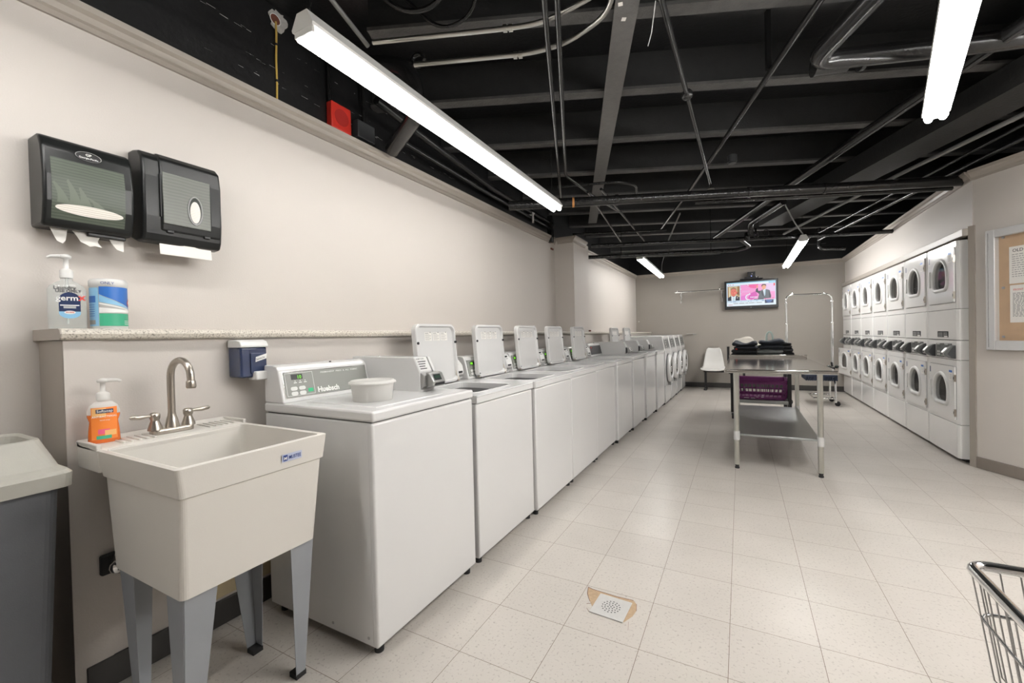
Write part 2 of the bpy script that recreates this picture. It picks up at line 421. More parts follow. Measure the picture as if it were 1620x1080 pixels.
structure(MB().box(-1.44, 2.45, 8.42, 8.5, 0, 2.46).build('wall_back', 'wallback'))
structure(MB().box(2.40, 2.48, 3.60, 8.42, 2.01, 2.46).build('wall_right_soffit', 'wall'))
structure(MB().box(2.40, 3.2, 3.60, 8.42, 1.985, 2.01).build('trim_soffit_underside', 'trim'))
structure(MB().box(3.12, 3.2, 3.60, 8.42, 0, 1.985).build('wall_right_alcove', 'trim'))
def angled(mb, s0, s1, o0, o1, z0, z1, r=0):
    P = lambda s, o: (PX+DX*s+NX*o, PY+DY*s+NY*o)
    b = [P(s0, o0), P(s1, o0), P(s1, o1), P(s0, o1)]
    return mb.hull6([(*p, z0) for p in b], [(*p, z1) for p in b], r)
structure(angled(MB(), 0, 5.2, -.08, 0, 0, 2.46).build('wall_right', 'wall'))
structure(MB().box(4.95, 5.1, -4.05, -.85, 0, 2.46).build('wall_right_near', 'wall'))
CR = [(0, 2.405), (.012, 2.405), (.014, 2.425), (.022, 2.432), (.030, 2.452), (.046, 2.463), (.050, 2.485), (0, 2.485)]
def crown(name, a, b, n, ext=0.0):
    a = Vector((*a, 0)); b = Vector((*b, 0)); n = Vector((*n, 0)); d = (b-a).normalized(); a = a-d*ext; b = b+d*ext
    vs = [(a.x+n.x*o, a.y+n.y*o, z) for o, z in CR]+[(b.x+n.x*o, b.y+n.y*o, z) for o, z in CR]; m = len(CR)
    fs = [tuple(range(m)), tuple(range(2*m-1, m-1, -1))]+[(i, (i+1) % m, m+(i+1) % m, m+i) for i in range(m)]
    return structure(MB().add(vs, fs).build(name, 'trim'))
crown('trim_left', (-1.55, -4), (-1.55, 3.97), (1, 0))
crown('trim_pillar_front', (-1.50, 3.97), (-1.275, 3.97), (0, -1), .0)
crown('trim_pillar_side', (-1.275, 3.92), (-1.275, 4.42), (1, 0))
crown('trim_left_far', (-1.44, 4.58), (-1.44, 8.42), (1, 0))
crown('trim_back', (-1.44, 8.42), (2.40, 8.42), (0, -1))
crown('trim_soffit', (2.40, 3.60), (2.40, 8.42), (-1, 0))
crown('trim_right', (PX, PY), (PX+DX*5.2, PY+DY*5.2), (NX, NY))
structure(MB().box(2.345, 2.40, 3.62, 8.42, 1.955, 2.015, .004).build('trim_dryer_head', 'trim'))
structure(angled(MB(), -.03, .018, -.06, .012, 0.0, 2.03).build('trim_dryer_jamb', 'trim'))
structure(angled(MB(), .018, 5.2, 0, .012, 0, .095, .003).build('baseboard_right', 'basetaupe'))
structure(MB().box(-1.1, 2.42, 8.408, 8.42, 0, .10, .003).build('baseboard_back', 'base'))
# low wall behind the machines, running slightly out of square like the machines
def kx(y): return -1.325+.0215*(y+.745)
def lz(y): return 1.2585-.0066*(y+.745)
b_ = [(-1.55, -.745), (kx(-.745), -.745), (kx(8.42), 8.42), (-1.55, 8.42)]
mb = MB(); mb.hull6([(*p, 0) for p in b_], [(*p, lz(p[1])-.039) for p in b_]); structure(mb.build('wall_low', 'wall'))
mb = MB(); mb.prism([(kx(-.73), -.73), (kx(-.73)+.013, -.73), (kx(8.4)+.013, 8.4), (kx(8.4), 8.4)], 'z', 0, .105, .003); structure(mb.build('baseboard_low', 'base'))
structure(MB().box(-1.545, kx(-.745)+.003, -.757, -.745, 0, 1.219).build('trim_low_wall_end', 'trim'))
mb = MB(); mb.prism([(kx(-.745), -.757), (kx(-.745)+.006, -.757), (kx(-.66)+.006, -.66), (kx(-.66), -.66)], 'z', .0, 1.218); structure(mb.build('trim_low_wall_corner', 'wall'))
# bare brick course that shows below the low wall paint
mb = MB()
for r in range(2):
    for i in range(3):
        y = -.36+i*.2-(r*.1); mb.box(kx(y), kx(y)+.006, y, y+.193, .115+r*.066, .174+r*.066, .002)
structure(mb.build('trim_bare_brick', surf('cream_brick', (.52, .43, .27), .8, var=.15, scale=25)))
# laminate ledge
def lz(y): return 1.2585-.0066*(y+.745)
ya, yb = -.765, 8.36
prof = lambda y: [(-1.55, lz(y)), (kx(y)+.012, lz(y)), (kx(y)+.026, lz(y)-.006), (kx(y)+.030, lz(y)-.018), (kx(y)+.026, lz(y)-.032), (kx(y)+.018, lz(y)-.038), (-1.55, lz(y)-.038)]
A = prof(ya); m = len(A); B = prof(3.96); Cc = prof(4.59); D = prof(yb); vs = []
vs = [(p[0], ya, p[1]) for p in A]+[(p[0], yb, p[1]) for p in D]
fs = [tuple(range(m)), tuple(range(2*m-1, m-1, -1))]+[(i, (i+1) % m, m+(i+1) % m, m+i) for i in range(m)]
lg = tag(MB().add(vs, fs).build('ledge_countertop', 'laminate'), 'long speckled laminate ledge on the low wall behind the washers', 'countertop')
mb = MB(); vs = [(p[0], ya-.004, p[1]) for p in A]+[(p[0], ya, p[1]) for p in A]; mb.add(vs, fs); mb.build('end_strip', 'trim', lg)
# electrical tape dab at the pillar
tag(MB().lathe([(0, -.012), (.018, -.006), (.022, .004), (.01, .012), (0, .014)], (0, 0, 0), 10).build('foam_lump', 'rust', None, (-1.222, 4.42, 1.236)), 'small rust brown lump on the ledge edge beside the pillar', 'lump')

# ================================================================== LIGHT FIXTURES
def fixture(a, b, z, label, power, chains=(.04, .93), cz=3.05):
    G['tube'] = emit('fluorescent_tube', TUBECOL, power*TUBE)
    a = Vector((*a, 0)); b = Vector((*b, 0)); L = (b-a).length; ang = math.atan2(b.y-a.y, b.x-a.x)
    t = thing('fluorescent_fixture', label, 'light', (a.x, a.y, z), ang, 'fluorescent strip lights')
    MB().prism([(-.055, .012), (-.058, .022), (-.028, .075), (.028, .075), (.058, .022), (.055, .012)], 'x', 0, L).build('housing', 'fixture', t)
    for e in (0, L):
        s = 1 if e == 0 else -1
        MB().box(e+s*.004, e+s*.016, -.05, .05, -.010, .014, .003).build('lamp_holder', 'fixture', t)
    for y in (-.028, .028):
        MB().cyl((.010, y, -.008), (L-.004, y, -.008), .0165, 14).build('tube', 'tube', t)
    for f in chains:
        mb = MB(); x = L*f; h = cz-z-.075; n = int(h/.022)
        for i in range(n):
            zc = .078+i*.022; u = Vector((1, 0, 0)) if i % 2 else Vector((0, 1, 0))
            mb.tube([Vector((x, 0, zc+.011))+u*.005*math.cos(q*math.pi/3)+Vector((0, 0, 1))*.0135*math.sin(q*math.pi/3) for q in range(6)], .0016, 4, True)
        mb.build('chain', 'pipe', t)
    return t
fixture((-.755, -.26), (-.80, 2.27), 2.34, 'long fluorescent strip light hung along the left wall above the nearest washers', 11, (.015, .955))
fixture((1.04, -.60), (1.628, 1.825), 2.34, 'fluorescent strip light at the top right, cut off by the frame', 48)
fixture((-.716, 5.42), (-.786, 7.90), 2.35, 'far fluorescent strip light above the front loading washers', 13, (.10, .8))
fixture((1.389, 5.11), (1.405, 7.62), 2.315, 'far fluorescent strip light between the television and the dryers', 46)
fixture((-.75, -2.98), (-.75, -.56), 2.34, 'added fluorescent strip light over the waste bin corner, unseen outside the frame', 19)  # added lamp, out of view, to brighten the near left wall
fixture((3.59, -.10), (2.39, 2.02), 2.34, 'added fluorescent strip light beside the notice board wall, unseen outside the frame', 54)  # added lamp, out of view, to brighten the right wall and dryers

# ================================================================== PIPES
def pipe(name, label, pts, r, m='pipe', fil=.06, extra=None, cat='pipe', n=10):
    mb = MB().mat(m); mb.tube(fillet(pts, fil) if len(pts) > 2 else pts, r, n)
    o = mb.build(name)
    if extra: extra(o)
    return tag(o, label, cat)
def collar(parent, p, d, r, l, m='pipe', name='coupling'):
    p = Vector(p); d = Vector(d).normalized(); MB().cyl(p-d*l/2, p+d*l/2, r, 12).build(name, m, parent)
def condc(p):
    def f(o):
        for q in (-.013, .013): collar(o, Vector(p)+Vector((.93, .36, 0))*q, (.93, .36, 0), .0165, .018, 'conduit')
    return f
pipe('conduit_run', 'upper bare metal conduit bending away beside the nearest light', [(-.878, .201, 2.62), (-.278, .434, 2.62), (-.112, .486, 2.62), (.13, .455, 2.62), (.6, .33, 2.62)], .0115, 'conduit', .1, condc((-.268, .437, 2.62)), 'conduit')
pipe('conduit_run', 'lower bare metal conduit with a curved end beside the nearest light', [(-.80, .40, 2.6), (-.25, .615, 2.6), (-.06, .64, 2.6), (.16, .56, 2.6), (.24, .42, 2.6), (.28, .2, 2.6)], .0115, 'conduit', .1, condc((-.302, .598, 2.6)), 'conduit')
pipe('ceiling_pipe', 'left of two thin black pipes running down beside the painted beam', [(0.356, -0.612, 2.573), (-0.031, 0.318, 2.573), (-0.506, 1.572, 2.573), (-0.921, 2.677, 2.573)], .013, 'pipe', .05)
pipe('ceiling_pipe', 'right of two thin black pipes running down beside the painted beam', [(0.336, -0.514, 2.573), (0.015, 0.343, 2.573), (-0.658, 2.143, 2.573), (-0.63, 2.754, 2.573), (-0.528, 3.512, 2.573)], .013, 'pipe', .05)
def spr(o):
    MB().lathe([(0, -.03), (.02, -.028), (.034, -.012), (.034, .012), (.02, .028), (0, .03)], (.395, 1.499, 2.65), 12).build('junction', 'pipe', o)
    mb = MB().mat('pipe'); mb.cyl((.423, 3.272, 2.66), (.423, 3.272, 2.60), .012, 10); mb.cyl((.423, 3.272, 2.60), (.423, 3.272, 2.594), .035, 12); mb.build('sprinkler_head', None, o)
pipe('sprinkler_pipe', 'black sprinkler pipe with a round junction in the middle of the ceiling', [(.37, -.3, 2.65), (.38, .657, 2.65), (.395, 1.499, 2.65), (.423, 3.30, 2.65)], .014, 'pipe', .05, spr)
pipe('ceiling_pipe', 'black pipe crossing the ceiling diagonally in front of the sprinkler pipe', [(1.35, .05, 2.7), (.83, 1.625, 2.7), (.224, 3.485, 2.7), (-.355, 5.154, 2.7)], .017)
def el5(o):
    collar(o, (1.12, 1.57, 2.65), (1, .28, 0), .058, .16); collar(o, (1.27, 1.62, 2.65), (1, .28, 0), .056, .02)
pipe('drain_pipe', 'thick black drain pipe with an elbow beside the right light', [(1.75, -.2, 2.65), (1.03, 1.50, 2.65), (1.75, 1.75, 2.65), (2.15, 1.87, 2.65), (2.17, 1.88, 3.05)], .05, 'pipe', .12, el5, n=18)
tag(MB().box(-.012, .012, -.012, .012, 0, .34).build('hanger_strap', 'pipe', None, (.83, 1.58, 2.71), .4), 'black strap hanger holding the diagonal ceiling pipe', 'hanger')
def hp(o):
    for x in (-.73,): MB().cyl((x-.006, 2.504, 2.45), (x+.012, 2.511, 2.45), .047, 18).build('band', 'orangeband', o)
    for x in (-.35, .75, 1.35): collar(o, (x, 2.50+(x+.738)*.396, 2.45), (1, .396, 0), .049, .03)
pipe('main_pipe', 'thick black main pipe crossing the room with an orange band at its left end', [(-1.3, 2.28, 2.45), (2.45, 3.763, 2.45)], .044, 'pipe', .1, hp, n=18)
pipe('branch_pipe', 'thinner black pipe running just behind the thick main pipe', [(.3, 3.02, 2.42), (2.35, 3.83, 2.42)], .022)
def p1(o):
    mb = MB().mat('pipe'); mb.lathe([(.0, -.05), (.03, -.05), (.035, .0), (.03, .05), (0, .05)], (.76, 5.02, 2.43), 12)
    mb.tube(arc((.86, 5.02, 2.44), (1, .4, 0), (0, 0, 1), .035, 0, 360, 12), .006, 6); mb.tube(arc((.98, 5.06, 2.46), (1, .4, 0), (0, 0, 1), .035, 0, 360, 12), .006, 6)
    mb.cyl((.86, 5.02, 2.44), (.86, 5.02, 2.52), .012); mb.build('valve', None, o)
pipe('branch_pipe', 'upper of two black branch pipes capped beside the pillar', [(-1.138, 4.30, 2.4), (.70, 5.01, 2.4), (2.38, 5.60, 2.4)], .027, 'pipe', .1, p1, n=14)
pipe('branch_pipe', 'lower of two black branch pipes ending in an elbow near the valves', [(-1.36, 4.84, 2.35), (.62, 5.53, 2.35), (.80, 5.40, 2.36), (.68, 5.1, 2.42)], .028, 'pipe', .08, lambda o: [MB().cyl((x, 4.84+(x+1.36)*.3485, 2.37), (x, 4.84+(x+1.36)*.3485, 3.05), .005, 6).build('hanger_rod', 'pipe', o) for x in (-.9, .3)], n=14)
pipe('ceiling_pipe', 'glossy black pipe running from the right light toward the television', [(2.4, .33, 2.65), (1.706, 2.198, 2.65), (1.158, 3.657, 2.65), (.325, 5.95, 2.65)], .036, 'pipe', .1, n=14)
pipe('ceiling_pipe', 'short shiny black pipe beside the long glossy one, ending over the valves', [(1.10, 4.1, 2.58), (.80, 4.95, 2.58), (.80, 5.0, 2.42)], .034, 'pipe', .07, n=14)
pipe('conduit_run', 'pale grey conduit under the duct on the dryer side', [(2.88, 1.146, 2.53), (2.252, 2.655, 2.53), (1.91, 3.55, 2.53), (1.223, 5.66, 2.53)], .016, 'greypipe', .1, None, 'conduit')
pipe('ceiling_pipe', 'black pipe nearest the soffit above the dryers', [(2.62, 2.75, 2.56), (1.75, 6.6, 2.56)], .02)
pipe('ceiling_pipe', 'thin black pipe beside the one nearest the dryer soffit', [(2.46, 2.95, 2.6), (1.62, 6.6, 2.6)], .013)
mb = MB(); a = Vector((2.40, 2.12, 0)); b = Vector((1.05, 5.45, 0)); bar(mb, a, b, .30, 2.62, 2.78)
tag(mb.build('air_duct', 'joist'), 'wide black rectangular duct running over the dryer side of the room', 'duct')
pipe('drop_pipe', 'short black pipe with a bend hanging above the far end of the dryers', [(1.80, 6.9, 3.0), (1.80, 6.9, 2.47), (2.15, 7.0, 2.45)], .03)
pipe('ceiling_pipe', 'black pipe with an elbow beside the main pipe left end', [(-.90, 2.55, 2.64), (-.35, 2.72, 2.64), (-.22, 2.9, 2.64), (-.28, 3.2, 2.6)], .013)
pipe('wall_pipe', 'upper of the black pipes along the left masonry behind the nearest light', [(-1.40, .72, 2.74), (-1.42, 1.2, 2.7), (-1.50, 2.3, 2.66), (-1.54, 3.9, 2.66)], .028, 'pipe', .1)
pipe('wall_pipe', 'lower of the black pipes along the left masonry behind the nearest light', [(-1.48, .95, 2.62), (-1.52, 2.3, 2.60), (-1.55, 3.9, 2.60)], .02, 'pipe', .1)
pipe('drain_pipe', 'fat black elbow pipe behind the nearest light', [(-1.45, .55, 2.9), (-1.02, .62, 2.78), (-.98, .64, 2.52), (-1.45, .9, 2.5)], .048, 'pipe', .12, n=16)
tag(MB().mat('pipe').tube(arc((-.79, .42, 2.63), (1, .35, 0), (0, 0, 1), .03, 0, 330, 12), .011, 8).build('pipe_clamp'), 'black clamp at the left end of the lower conduit', 'clamp')
pipe('hose_loop', 'looped black cable hanging at the top of the ceiling left of centre', [(-.95, .1, 2.95), (-.72, .25, 2.72), (-.50, .28, 2.72), (-.42, .20, 2.98)], .012, 'pipe', .15, None, 'cable')
pipe('hose_loop', 'second looped black cable close to the conduit', [(-.85, .28, 2.95), (-.62, .40, 2.70), (-.42, .42, 2.74), (-.36, .30, 2.98)], .009, 'pipe', .15, None, 'cable')
pipe('ceiling_pipe', 'thin grey pipe coming down to the upper conduit beside the nearest light', [(-.92, -.1, 2.75), (-.93, .22, 2.63)], .011, 'greypipe')
pipe('ceiling_pipe', 'pale rod hanging beyond the main pipe in the middle of the ceiling', [(.05, 4.02, 2.6), (-.20, 4.75, 2.42)], .008, 'greypipe')
pipe('ceiling_pipe', 'thin black pipe crossing beyond the main pipe toward the pillar', [(-1.35, 4.15, 2.56), (-.2, 4.62, 2.56)], .012)
pipe('ceiling_pipe', 'thin black pipe slanting from the pillar toward the far light, left one', [(-.62, 2.62, 2.56), (-.9, 5.0, 2.56)], .012)
pipe('ceiling_pipe', 'thin black pipe slanting from the pillar toward the far light, right one', [(-.50, 2.66, 2.58), (-.60, 5.2, 2.58)], .014)
pipe('light_cord', 'black cord drooping to the far left light', [(.1, 6.2, 2.75), (-.42, 6.3, 2.62), (-.62, 6.9, 2.5), (-.75, 7.7, 2.43)], .006, 'pipe', .3, None, 'cord')
pipe('light_cord', 'grey cord running down to the far right light', [(1.12, 4.3, 2.62), (1.25, 4.75, 2.5), (1.39, 5.15, 2.40)], .008, 'greypipe', .2, None, 'cord')
tag(MB().box(-.15, .15, -.02, .02, 0, .44, .004).build('duct_baffle', 'ceil', None, (2.62, 2.95, 2.53), -1.0), 'flat black baffle board standing on the right wall crown', 'board')
tag(MB().mat('darkpanel').cyl((.62, 3.05, 2.74), (.62, 3.05, 2.80), .04, 16).cyl((.62, 3.05, 2.725), (.62, 3.05, 2.74), .033, 16).build('smoke_detector'), 'small round black detector between the joists behind the sprinkler pipe', 'detector')
rt = MB().mat('plaster')
rt.tube([(.36, .62, 2.63), (.33, .68, 2.54), (.31, .70, 2.50)], .0022, 5)
tag(rt.build('string'), 'short pale string dangling from the sprinkler pipe', 'string')
for i, (x, y, rz) in enumerate(((.175, .76, .2), (.165, .865, .5))):
    tag(MB().box(-.011, .011, -.012, .012, -.001, 0).build('paper_tag', 'paper', None, (x, y, 2.781), rz), ('cream paper scrap on the painted beam, the one nearer the frame top', 'cream paper scrap on the painted beam, the one at the joist crossing')[i], 'paper scrap')

# ---- things on the black masonry strip
a = thing('fire_alarm', 'red square fire alarm sounder above the crown moulding on the left', 'alarm', (-1.60, .497, 2.515))
MB().mat('red').box(0, .05, 0, .15, 0, .165, .008).build('body', None, a)
g = MB().mat(surf('dark_red_grille', (.42, .02, .015), .6)).cyl((.05, .075, .083), (.0515, .075, .083), .052, 28); g.build('grille', None, a)
jb = thing('junction_box', 'black square junction box beside the red alarm', 'box', (-1.60, .69, 2.53))
MB().box(0, .06, 0, .145, 0, .115, .006).build('body', 'darkpanel', jb)
MB().cyl((.03, .075, .115), (.03, .075, .52), .012, 10).build('conduit', 'pipe', jb)
pipe('riser_conduit', 'black conduit rising behind the red alarm', [(-1.585, .51, 2.6), (-1.585, .51, 3.05)], .012, 'pipe')
rg = random.Random(5)
h = thing('wall_hole', 'round rusty hole with a rough white plaster patch on the black masonry', 'hole', (-1.60, .192, 2.985))
MB().ngon([(.0015, .012+(.052+rg.uniform(-.012, .012))*math.cos(q*math.pi/12), (.055+rg.uniform(-.012, .012))*math.sin(q*math.pi/12)) for q in range(24)]).build('plaster_patch', 'plaster', h)
MB().mat('rust').disc((.0022, -.006, -.004), (0, 1, 0), (0, 0, 1), .028).build('hole', None, h)
MB().mat('whiteink').tube([(.003, -.006+.029*math.cos(q*math.pi/10), -.004+.029*math.sin(q*math.pi/10)) for q in range(20)], .0025, 6, True).build('ring', None, h)
ywr = tag(MB().mat('yellow').tube([(-1.597, .188, 2.97), (-1.592, .186, 2.9), (-1.592, .18, 2.75), (-1.594, .182, 2.62), (-1.594, .178, 2.50)], .0055, 8).build('yellow_cable'), 'yellow cable hanging from the hole to the crown moulding', 'cable')
for z in (2.84, 2.64): MB().mat('rubber').cyl((-1.5925, .183, z-.006), (-1.5925, .183, z+.006), .0075, 8).build('tape', None, ywr)
so = thing('wall_spigot', 'small pale spigot on the black masonry near the light far end', 'spigot', (-1.598, 3.24, 2.60))
MB().mat('plaster').cyl((0, 0, .03), (.10, 0, .03), .012).cyl((.09, 0, .03), (.09, 0, -.07), .012).build('body', None, so)
MB().mat('plaster').box(.075, .105, -.03, .03, .04, .055, .004).build('handle', None, so)
tag(MB().mat('rust').box(0, .012, -.04, .04, -.012, .012, .003).build('wall_bracket', None, None, (-1.55, 3.88, 2.335)), 'small dark bracket on the left wall just below the crown by the pillar', 'bracket')
tag(MB().mat('pipe').box(0, .07, -.03, .03, 0, .35, .01).build('black_down_pipe', None, None, (-1.56, 3.80, 2.40)), 'black boxed pipe dropping over the crown beside the pillar', 'pipe')

# ================================================================== SINK CORNER
# utility tub (local frame: origin on the floor under the tub centre; +x is the front)
t = thing('utility_sink', 'cream plastic utility sink on grey tapered legs', 'sink', (-.95, -.515, 0))
def ring(x0, x1, y0, y1, z, r=.03, n=5): return [(x, y, z) for x, y in rrect(x0, x1, y0, y1, r, n)]
def loft(mb, rings, capb=False, capt=False, smooth=False):
    n = len(rings[0]); vs = [p for R in rings for p in R]
    fs = [(i*n+k, i*n+(k+1) % n, (i+1)*n+(k+1) % n, (i+1)*n+k) for i in range(len(rings)-1) for k in range(n)]
    if capb: fs.append(tuple(range(n-1, -1, -1)))
    if capt: fs.append(tuple(range((len(rings)-1)*n, len(rings)*n)))
    return mb.add(vs, fs, smooth)
mb = MB().mat('cream')
X0, X1, Y0, Y1 = -.20, .312, -.228, .222
loft(mb, [ring(-.15, .265, -.205, .197, .50, .018), ring(-.17, .298, -.213, .207, .785, .014), ring(-.175, .306, -.219, .213, .79, .014), ring(-.19, X1, Y0, Y1, .87, .012),
          ring(-.18, X1-.009, Y0+.009, Y1-.009, .8735, .016), ring(-.17, X1-.018, Y0+.018, Y1-.018, .87, .016), ring(-.14, .245, -.182, .174, .52, .04)], True, True)
mb.prism([(-.335, .862), (-.345, .885), (-.335, .888), (-.31, .877), (-.19, .874), (-.168, .868), (-.17, .80), (-.33, .80)], 'y', Y0, Y1, .004)
for s_ in (-1, 1):
    for k in range(5):
        y = (Y0+.075+k*.021) if s_ < 0 else (Y1-.035-k*.021)
        mb.box(-.30, -.20, y-.004, y+.004, .872, .880, .0025)
for yy in (Y0+.006, Y1-.006): mb.box(-.335, -.18, yy-.006, yy+.006, .865, .887, .003)
mb.build('tub', None, t)
bl = MB().mat(surf('pale_blue_label', (.48, .52, .66), .5)).quad((.3115, .055, .812), (.3115, .123, .812), (.3130, .123, .837), (.3130, .055, .837))
bl.mat('blueink'); bl.text('MUSTEE', .0165, (.3132, .078, .8185), (0, 1, 0), (.04, 0, 1), 'l', .01, .72)
bl.add([(.3129, .059, .815), (.3129, .073, .815), (.3138, .073, .834), (.3138, .059, .834)], [(0, 1, 2, 3)])
bl.mat('whiteink').text('M', .014, (.3146, .0605, .819), (0, 1, 0), (.04, 0, 1), 'l', .015)
bl.build('brand_label', None, t)
def leg(sx, sy):
    mb = MB().mat('legs'); x = .255 if sx > 0 else -.14; y = sy*.195; z1 = .52
    lx, ly = -sx*.095, -sy*.085; bx, by = x-sx*.052, y-sy*.012
    th = .0022
    mb.hull6([(bx, by, 0), (bx-sx*.035, by, 0), (bx-sx*.035, by+sy*th, 0), (bx, by+sy*th, 0)], [(x, y, z1), (x+lx, y, z1), (x+lx, y+sy*th, z1), (x, y+sy*th, z1)])
    mb.hull6([(bx, by, 0), (bx, by-sy*.032, 0), (bx+sx*th, by-sy*.032, 0), (bx+sx*th, by, 0)], [(x, y, z1), (x, y+ly, z1), (x+sx*th, y+ly, z1), (x+sx*th, y, z1)])
    o = mb.build('leg', None, t)
    mb = MB().mat('rubber'); mb.box(bx-sx*.036, bx+sx*.004, by-sy*.033, by+sy*.004, 0, .018); mb.build('foot', None, o)
for sx in (-1, 1):
    for sy in (-1, 1): leg(sx, sy)
# faucet stands on the sink deck
f = thing('faucet', 'brushed nickel gooseneck faucet with two lever handles on the sink deck', 'faucet', (-1.20, -.515, .876))
b = MB().mat('nickel').prism(rrect(-.024, .024, -.066, .066, .02), 'z', -.003, .018, .006); b.build('base_plate', None, f)
s_ = MB().mat('nickel'); s_.lathe([(.022, .016), (.0205, .03), (.0165, .05), (.0125, .062), (.0125, .07)], (0, 0, 0), 18)
s_.tube([(0, 0, .06), (0, 0, .19)]+arc((.058, .006, .205), (-1, -.1, 0), (0, 0, 1), .058, 0, 172, 14)+[(.117, .012, .185)], .0115, 14)
s_.build('spout', None, f)
MB().mat('nickel').lathe([(.0125, .016), (.0145, .012), (.0155, -.006), (.013, -.012), (.0125, -.012)], (.1165, .012, .175), 16).build('aerator', None, f)
for sy in (-1, 1):
    mb = MB().mat('nickel').lathe([(.022, .016), (.021, .024), (.013, .048), (.0125, .052), (.0155, .06), (.0155, .072), (.011, .078), (0, .08)], (0, sy*.051, 0), 16)
    mb.tube([(0, sy*.055, .068), (.002, sy*.075, .069), (.004, sy*.095, .069), (.005, sy*.118, .071), (.005, sy*.123, .071)], [.0055, .006, .009, .007, .002], 10)
    mb.build('handle', None, f)
# supply hose under the sink
hs = tag(MB().mat('braid').tube(fillet([(-1.30, -.655, .44), (-1.24, -.66, .50), (-1.19, -.655, .58), (-1.16, -.65, .68)], .04), .008, 8).build('supply_hose'), 'braided supply hose and chrome shut-off valve under the sink', 'hose')
MB().mat('chrome').lathe([(0, -.03), (.012, -.03), (.012, 0), (.022, .003), (.026, .015), (.022, .028), (0, .03)], (-1.285, -.655, .43), 12, 1, 1, 'x').build('valve_knob', None, hs)
MB().mat('rubber').box(-1.322, -1.30, -.69, -.635, .40, .47, .006).build('wall_plate', None, hs)

def pump(mb, c, z, m='whitep', dirn=(-.35, -1), h=1.0):
    d = Vector((*dirn, 0)).normalized(); x, y = c
    mb.mat(m).lathe([(.017, 0), (.017, .022*h), (.013, .026*h), (.007, .03*h), (.0065, .058*h), (.0135, .06*h), (.0145, .068*h), (.006, .073*h)], (x, y, z), 16)
    p = Vector((x, y, z+.066*h)); mb.tube([p, p+d*.02, p+d*.036+Vector((0, 0, -.001)), p+d*.045+Vector((0, 0, -.006))], [.008, .0065, .0055, .004], 8)
# orange hand soap
so = thing('hand_soap_bottle', 'orange antibacterial hand soap pump bottle on the sink corner', 'soap bottle', (-1.235, -.69, .8765), math.radians(-14))
mb = MB().mat('orange').lathe([(.036, 0), (.040, .004), (.038, .04), (.035, .07), (.040, .088), (.040, .094)], (0, 0, 0), 24, .62, 1.0); mb.build('soap', None, so)
mb = MB().mat('frost').lathe([(.040, .0945), (.040, .105), (.034, .122), (.022, .134), (.0145, .138), (.0145, .142)], (0, 0, 0), 24, .62, 1.0); mb.build('clear_shoulder', None, so)
mb = MB(); pump(mb, (0, 0), .14, 'frost', (.1, 1)); mb.build('pump', None, so)
def onfront(pts, hw, b, z0): return pts
lb = MB().mat(surf('orange_label', (.86, .24, .04), .4))
def curved(mb, y0, y1, z0, z1, rx, ry, n=8, lift=.0006):
    vs = []
    for k in range(n+1):
        y = y0+(y1-y0)*k/n; q = max(0, 1-(y/ry)**2); x = rx*math.sqrt(q)+lift; vs += [(x, y, z0), (x, y, z1)]
    return mb.add(vs, [(2*k, 2*k+2, 2*k+3, 2*k+1) for k in range(n)], True)
curved(lb, -.031, .031, .012, .118, .026, .0415, 8)
lb.mat('peach'); curved(lb, -.029, .004, .088, .116, .026, .0415, 6, .0012)
lb.mat('navylabel'); curved(lb, -.020, .022, .099, .112, .026, .0415, 6, .0018)
lb.mat('pinklabel'); curved(lb, -.016, .012, .030, .046, .026, .0415, 5, .0012)
lb.mat('peach'); curved(lb, .0, .028, .024, .042, .026, .0415, 5, .0016)
lb.mat('greenlabel'); curved(lb, -.020, .016, .014, .025, .026, .0415, 5, .0018)
lb.mat('whiteink').text('Softsoap', .0125, (.0288, .001, .1020), (0, 1, 0), (0, 0, 1), 'c', .012, .9)
lb.text('ANTIBACTERIAL', .0082, (.0285, .0, .0855), (0, 1, 0), (0, 0, 1), 'c', .012)
lb.text('hand soap', .006, (.0288, .001, .0745), (0, 1, 0), (0, 0, 1), 'c', .004)
lb.build('front_label', None, so)

# blue soap dispenser under the ledge
d = thing('soap_dispenser', 'translucent blue wall soap dispenser with a white push bar', 'soap dispenser', (kx(-.2)+.002, -.262, 1.045))
mb = MB().mat('bluetank').box(0, .096, .002, .114, .0, .132, .008); mb.build('tank', None, d)
mb = MB().mat('bluetank').box(.0965, .1015, .040, .108, .018, .105, .002); mb.build('tank_window', None, d)
MB().mat('whitep').prism([(0, .130), (.104, .130), (.105, .140), (.092, .157), (.07, .163), (0, .163)], 'y', 0, .116, .004).build('lid', None, d)
MB().mat('whitep').box(.06, .122, .050, .115, -.012, .026, .005).build('push_bar', None, d)
mb = MB().mat('whiteink').add([(.1035, .058, .066), (.1035, .106, .080), (.1035, .108, .102), (.1035, .060, .088)], [(0, 1, 2, 3)])
mb.mat('darkink').text('Genuine Joe', .0135, (.1045, .061, .0725), (0, 1, .29), (0, -.2, 1), 'l', .012, .58); mb.build('brand_plate', None, d)

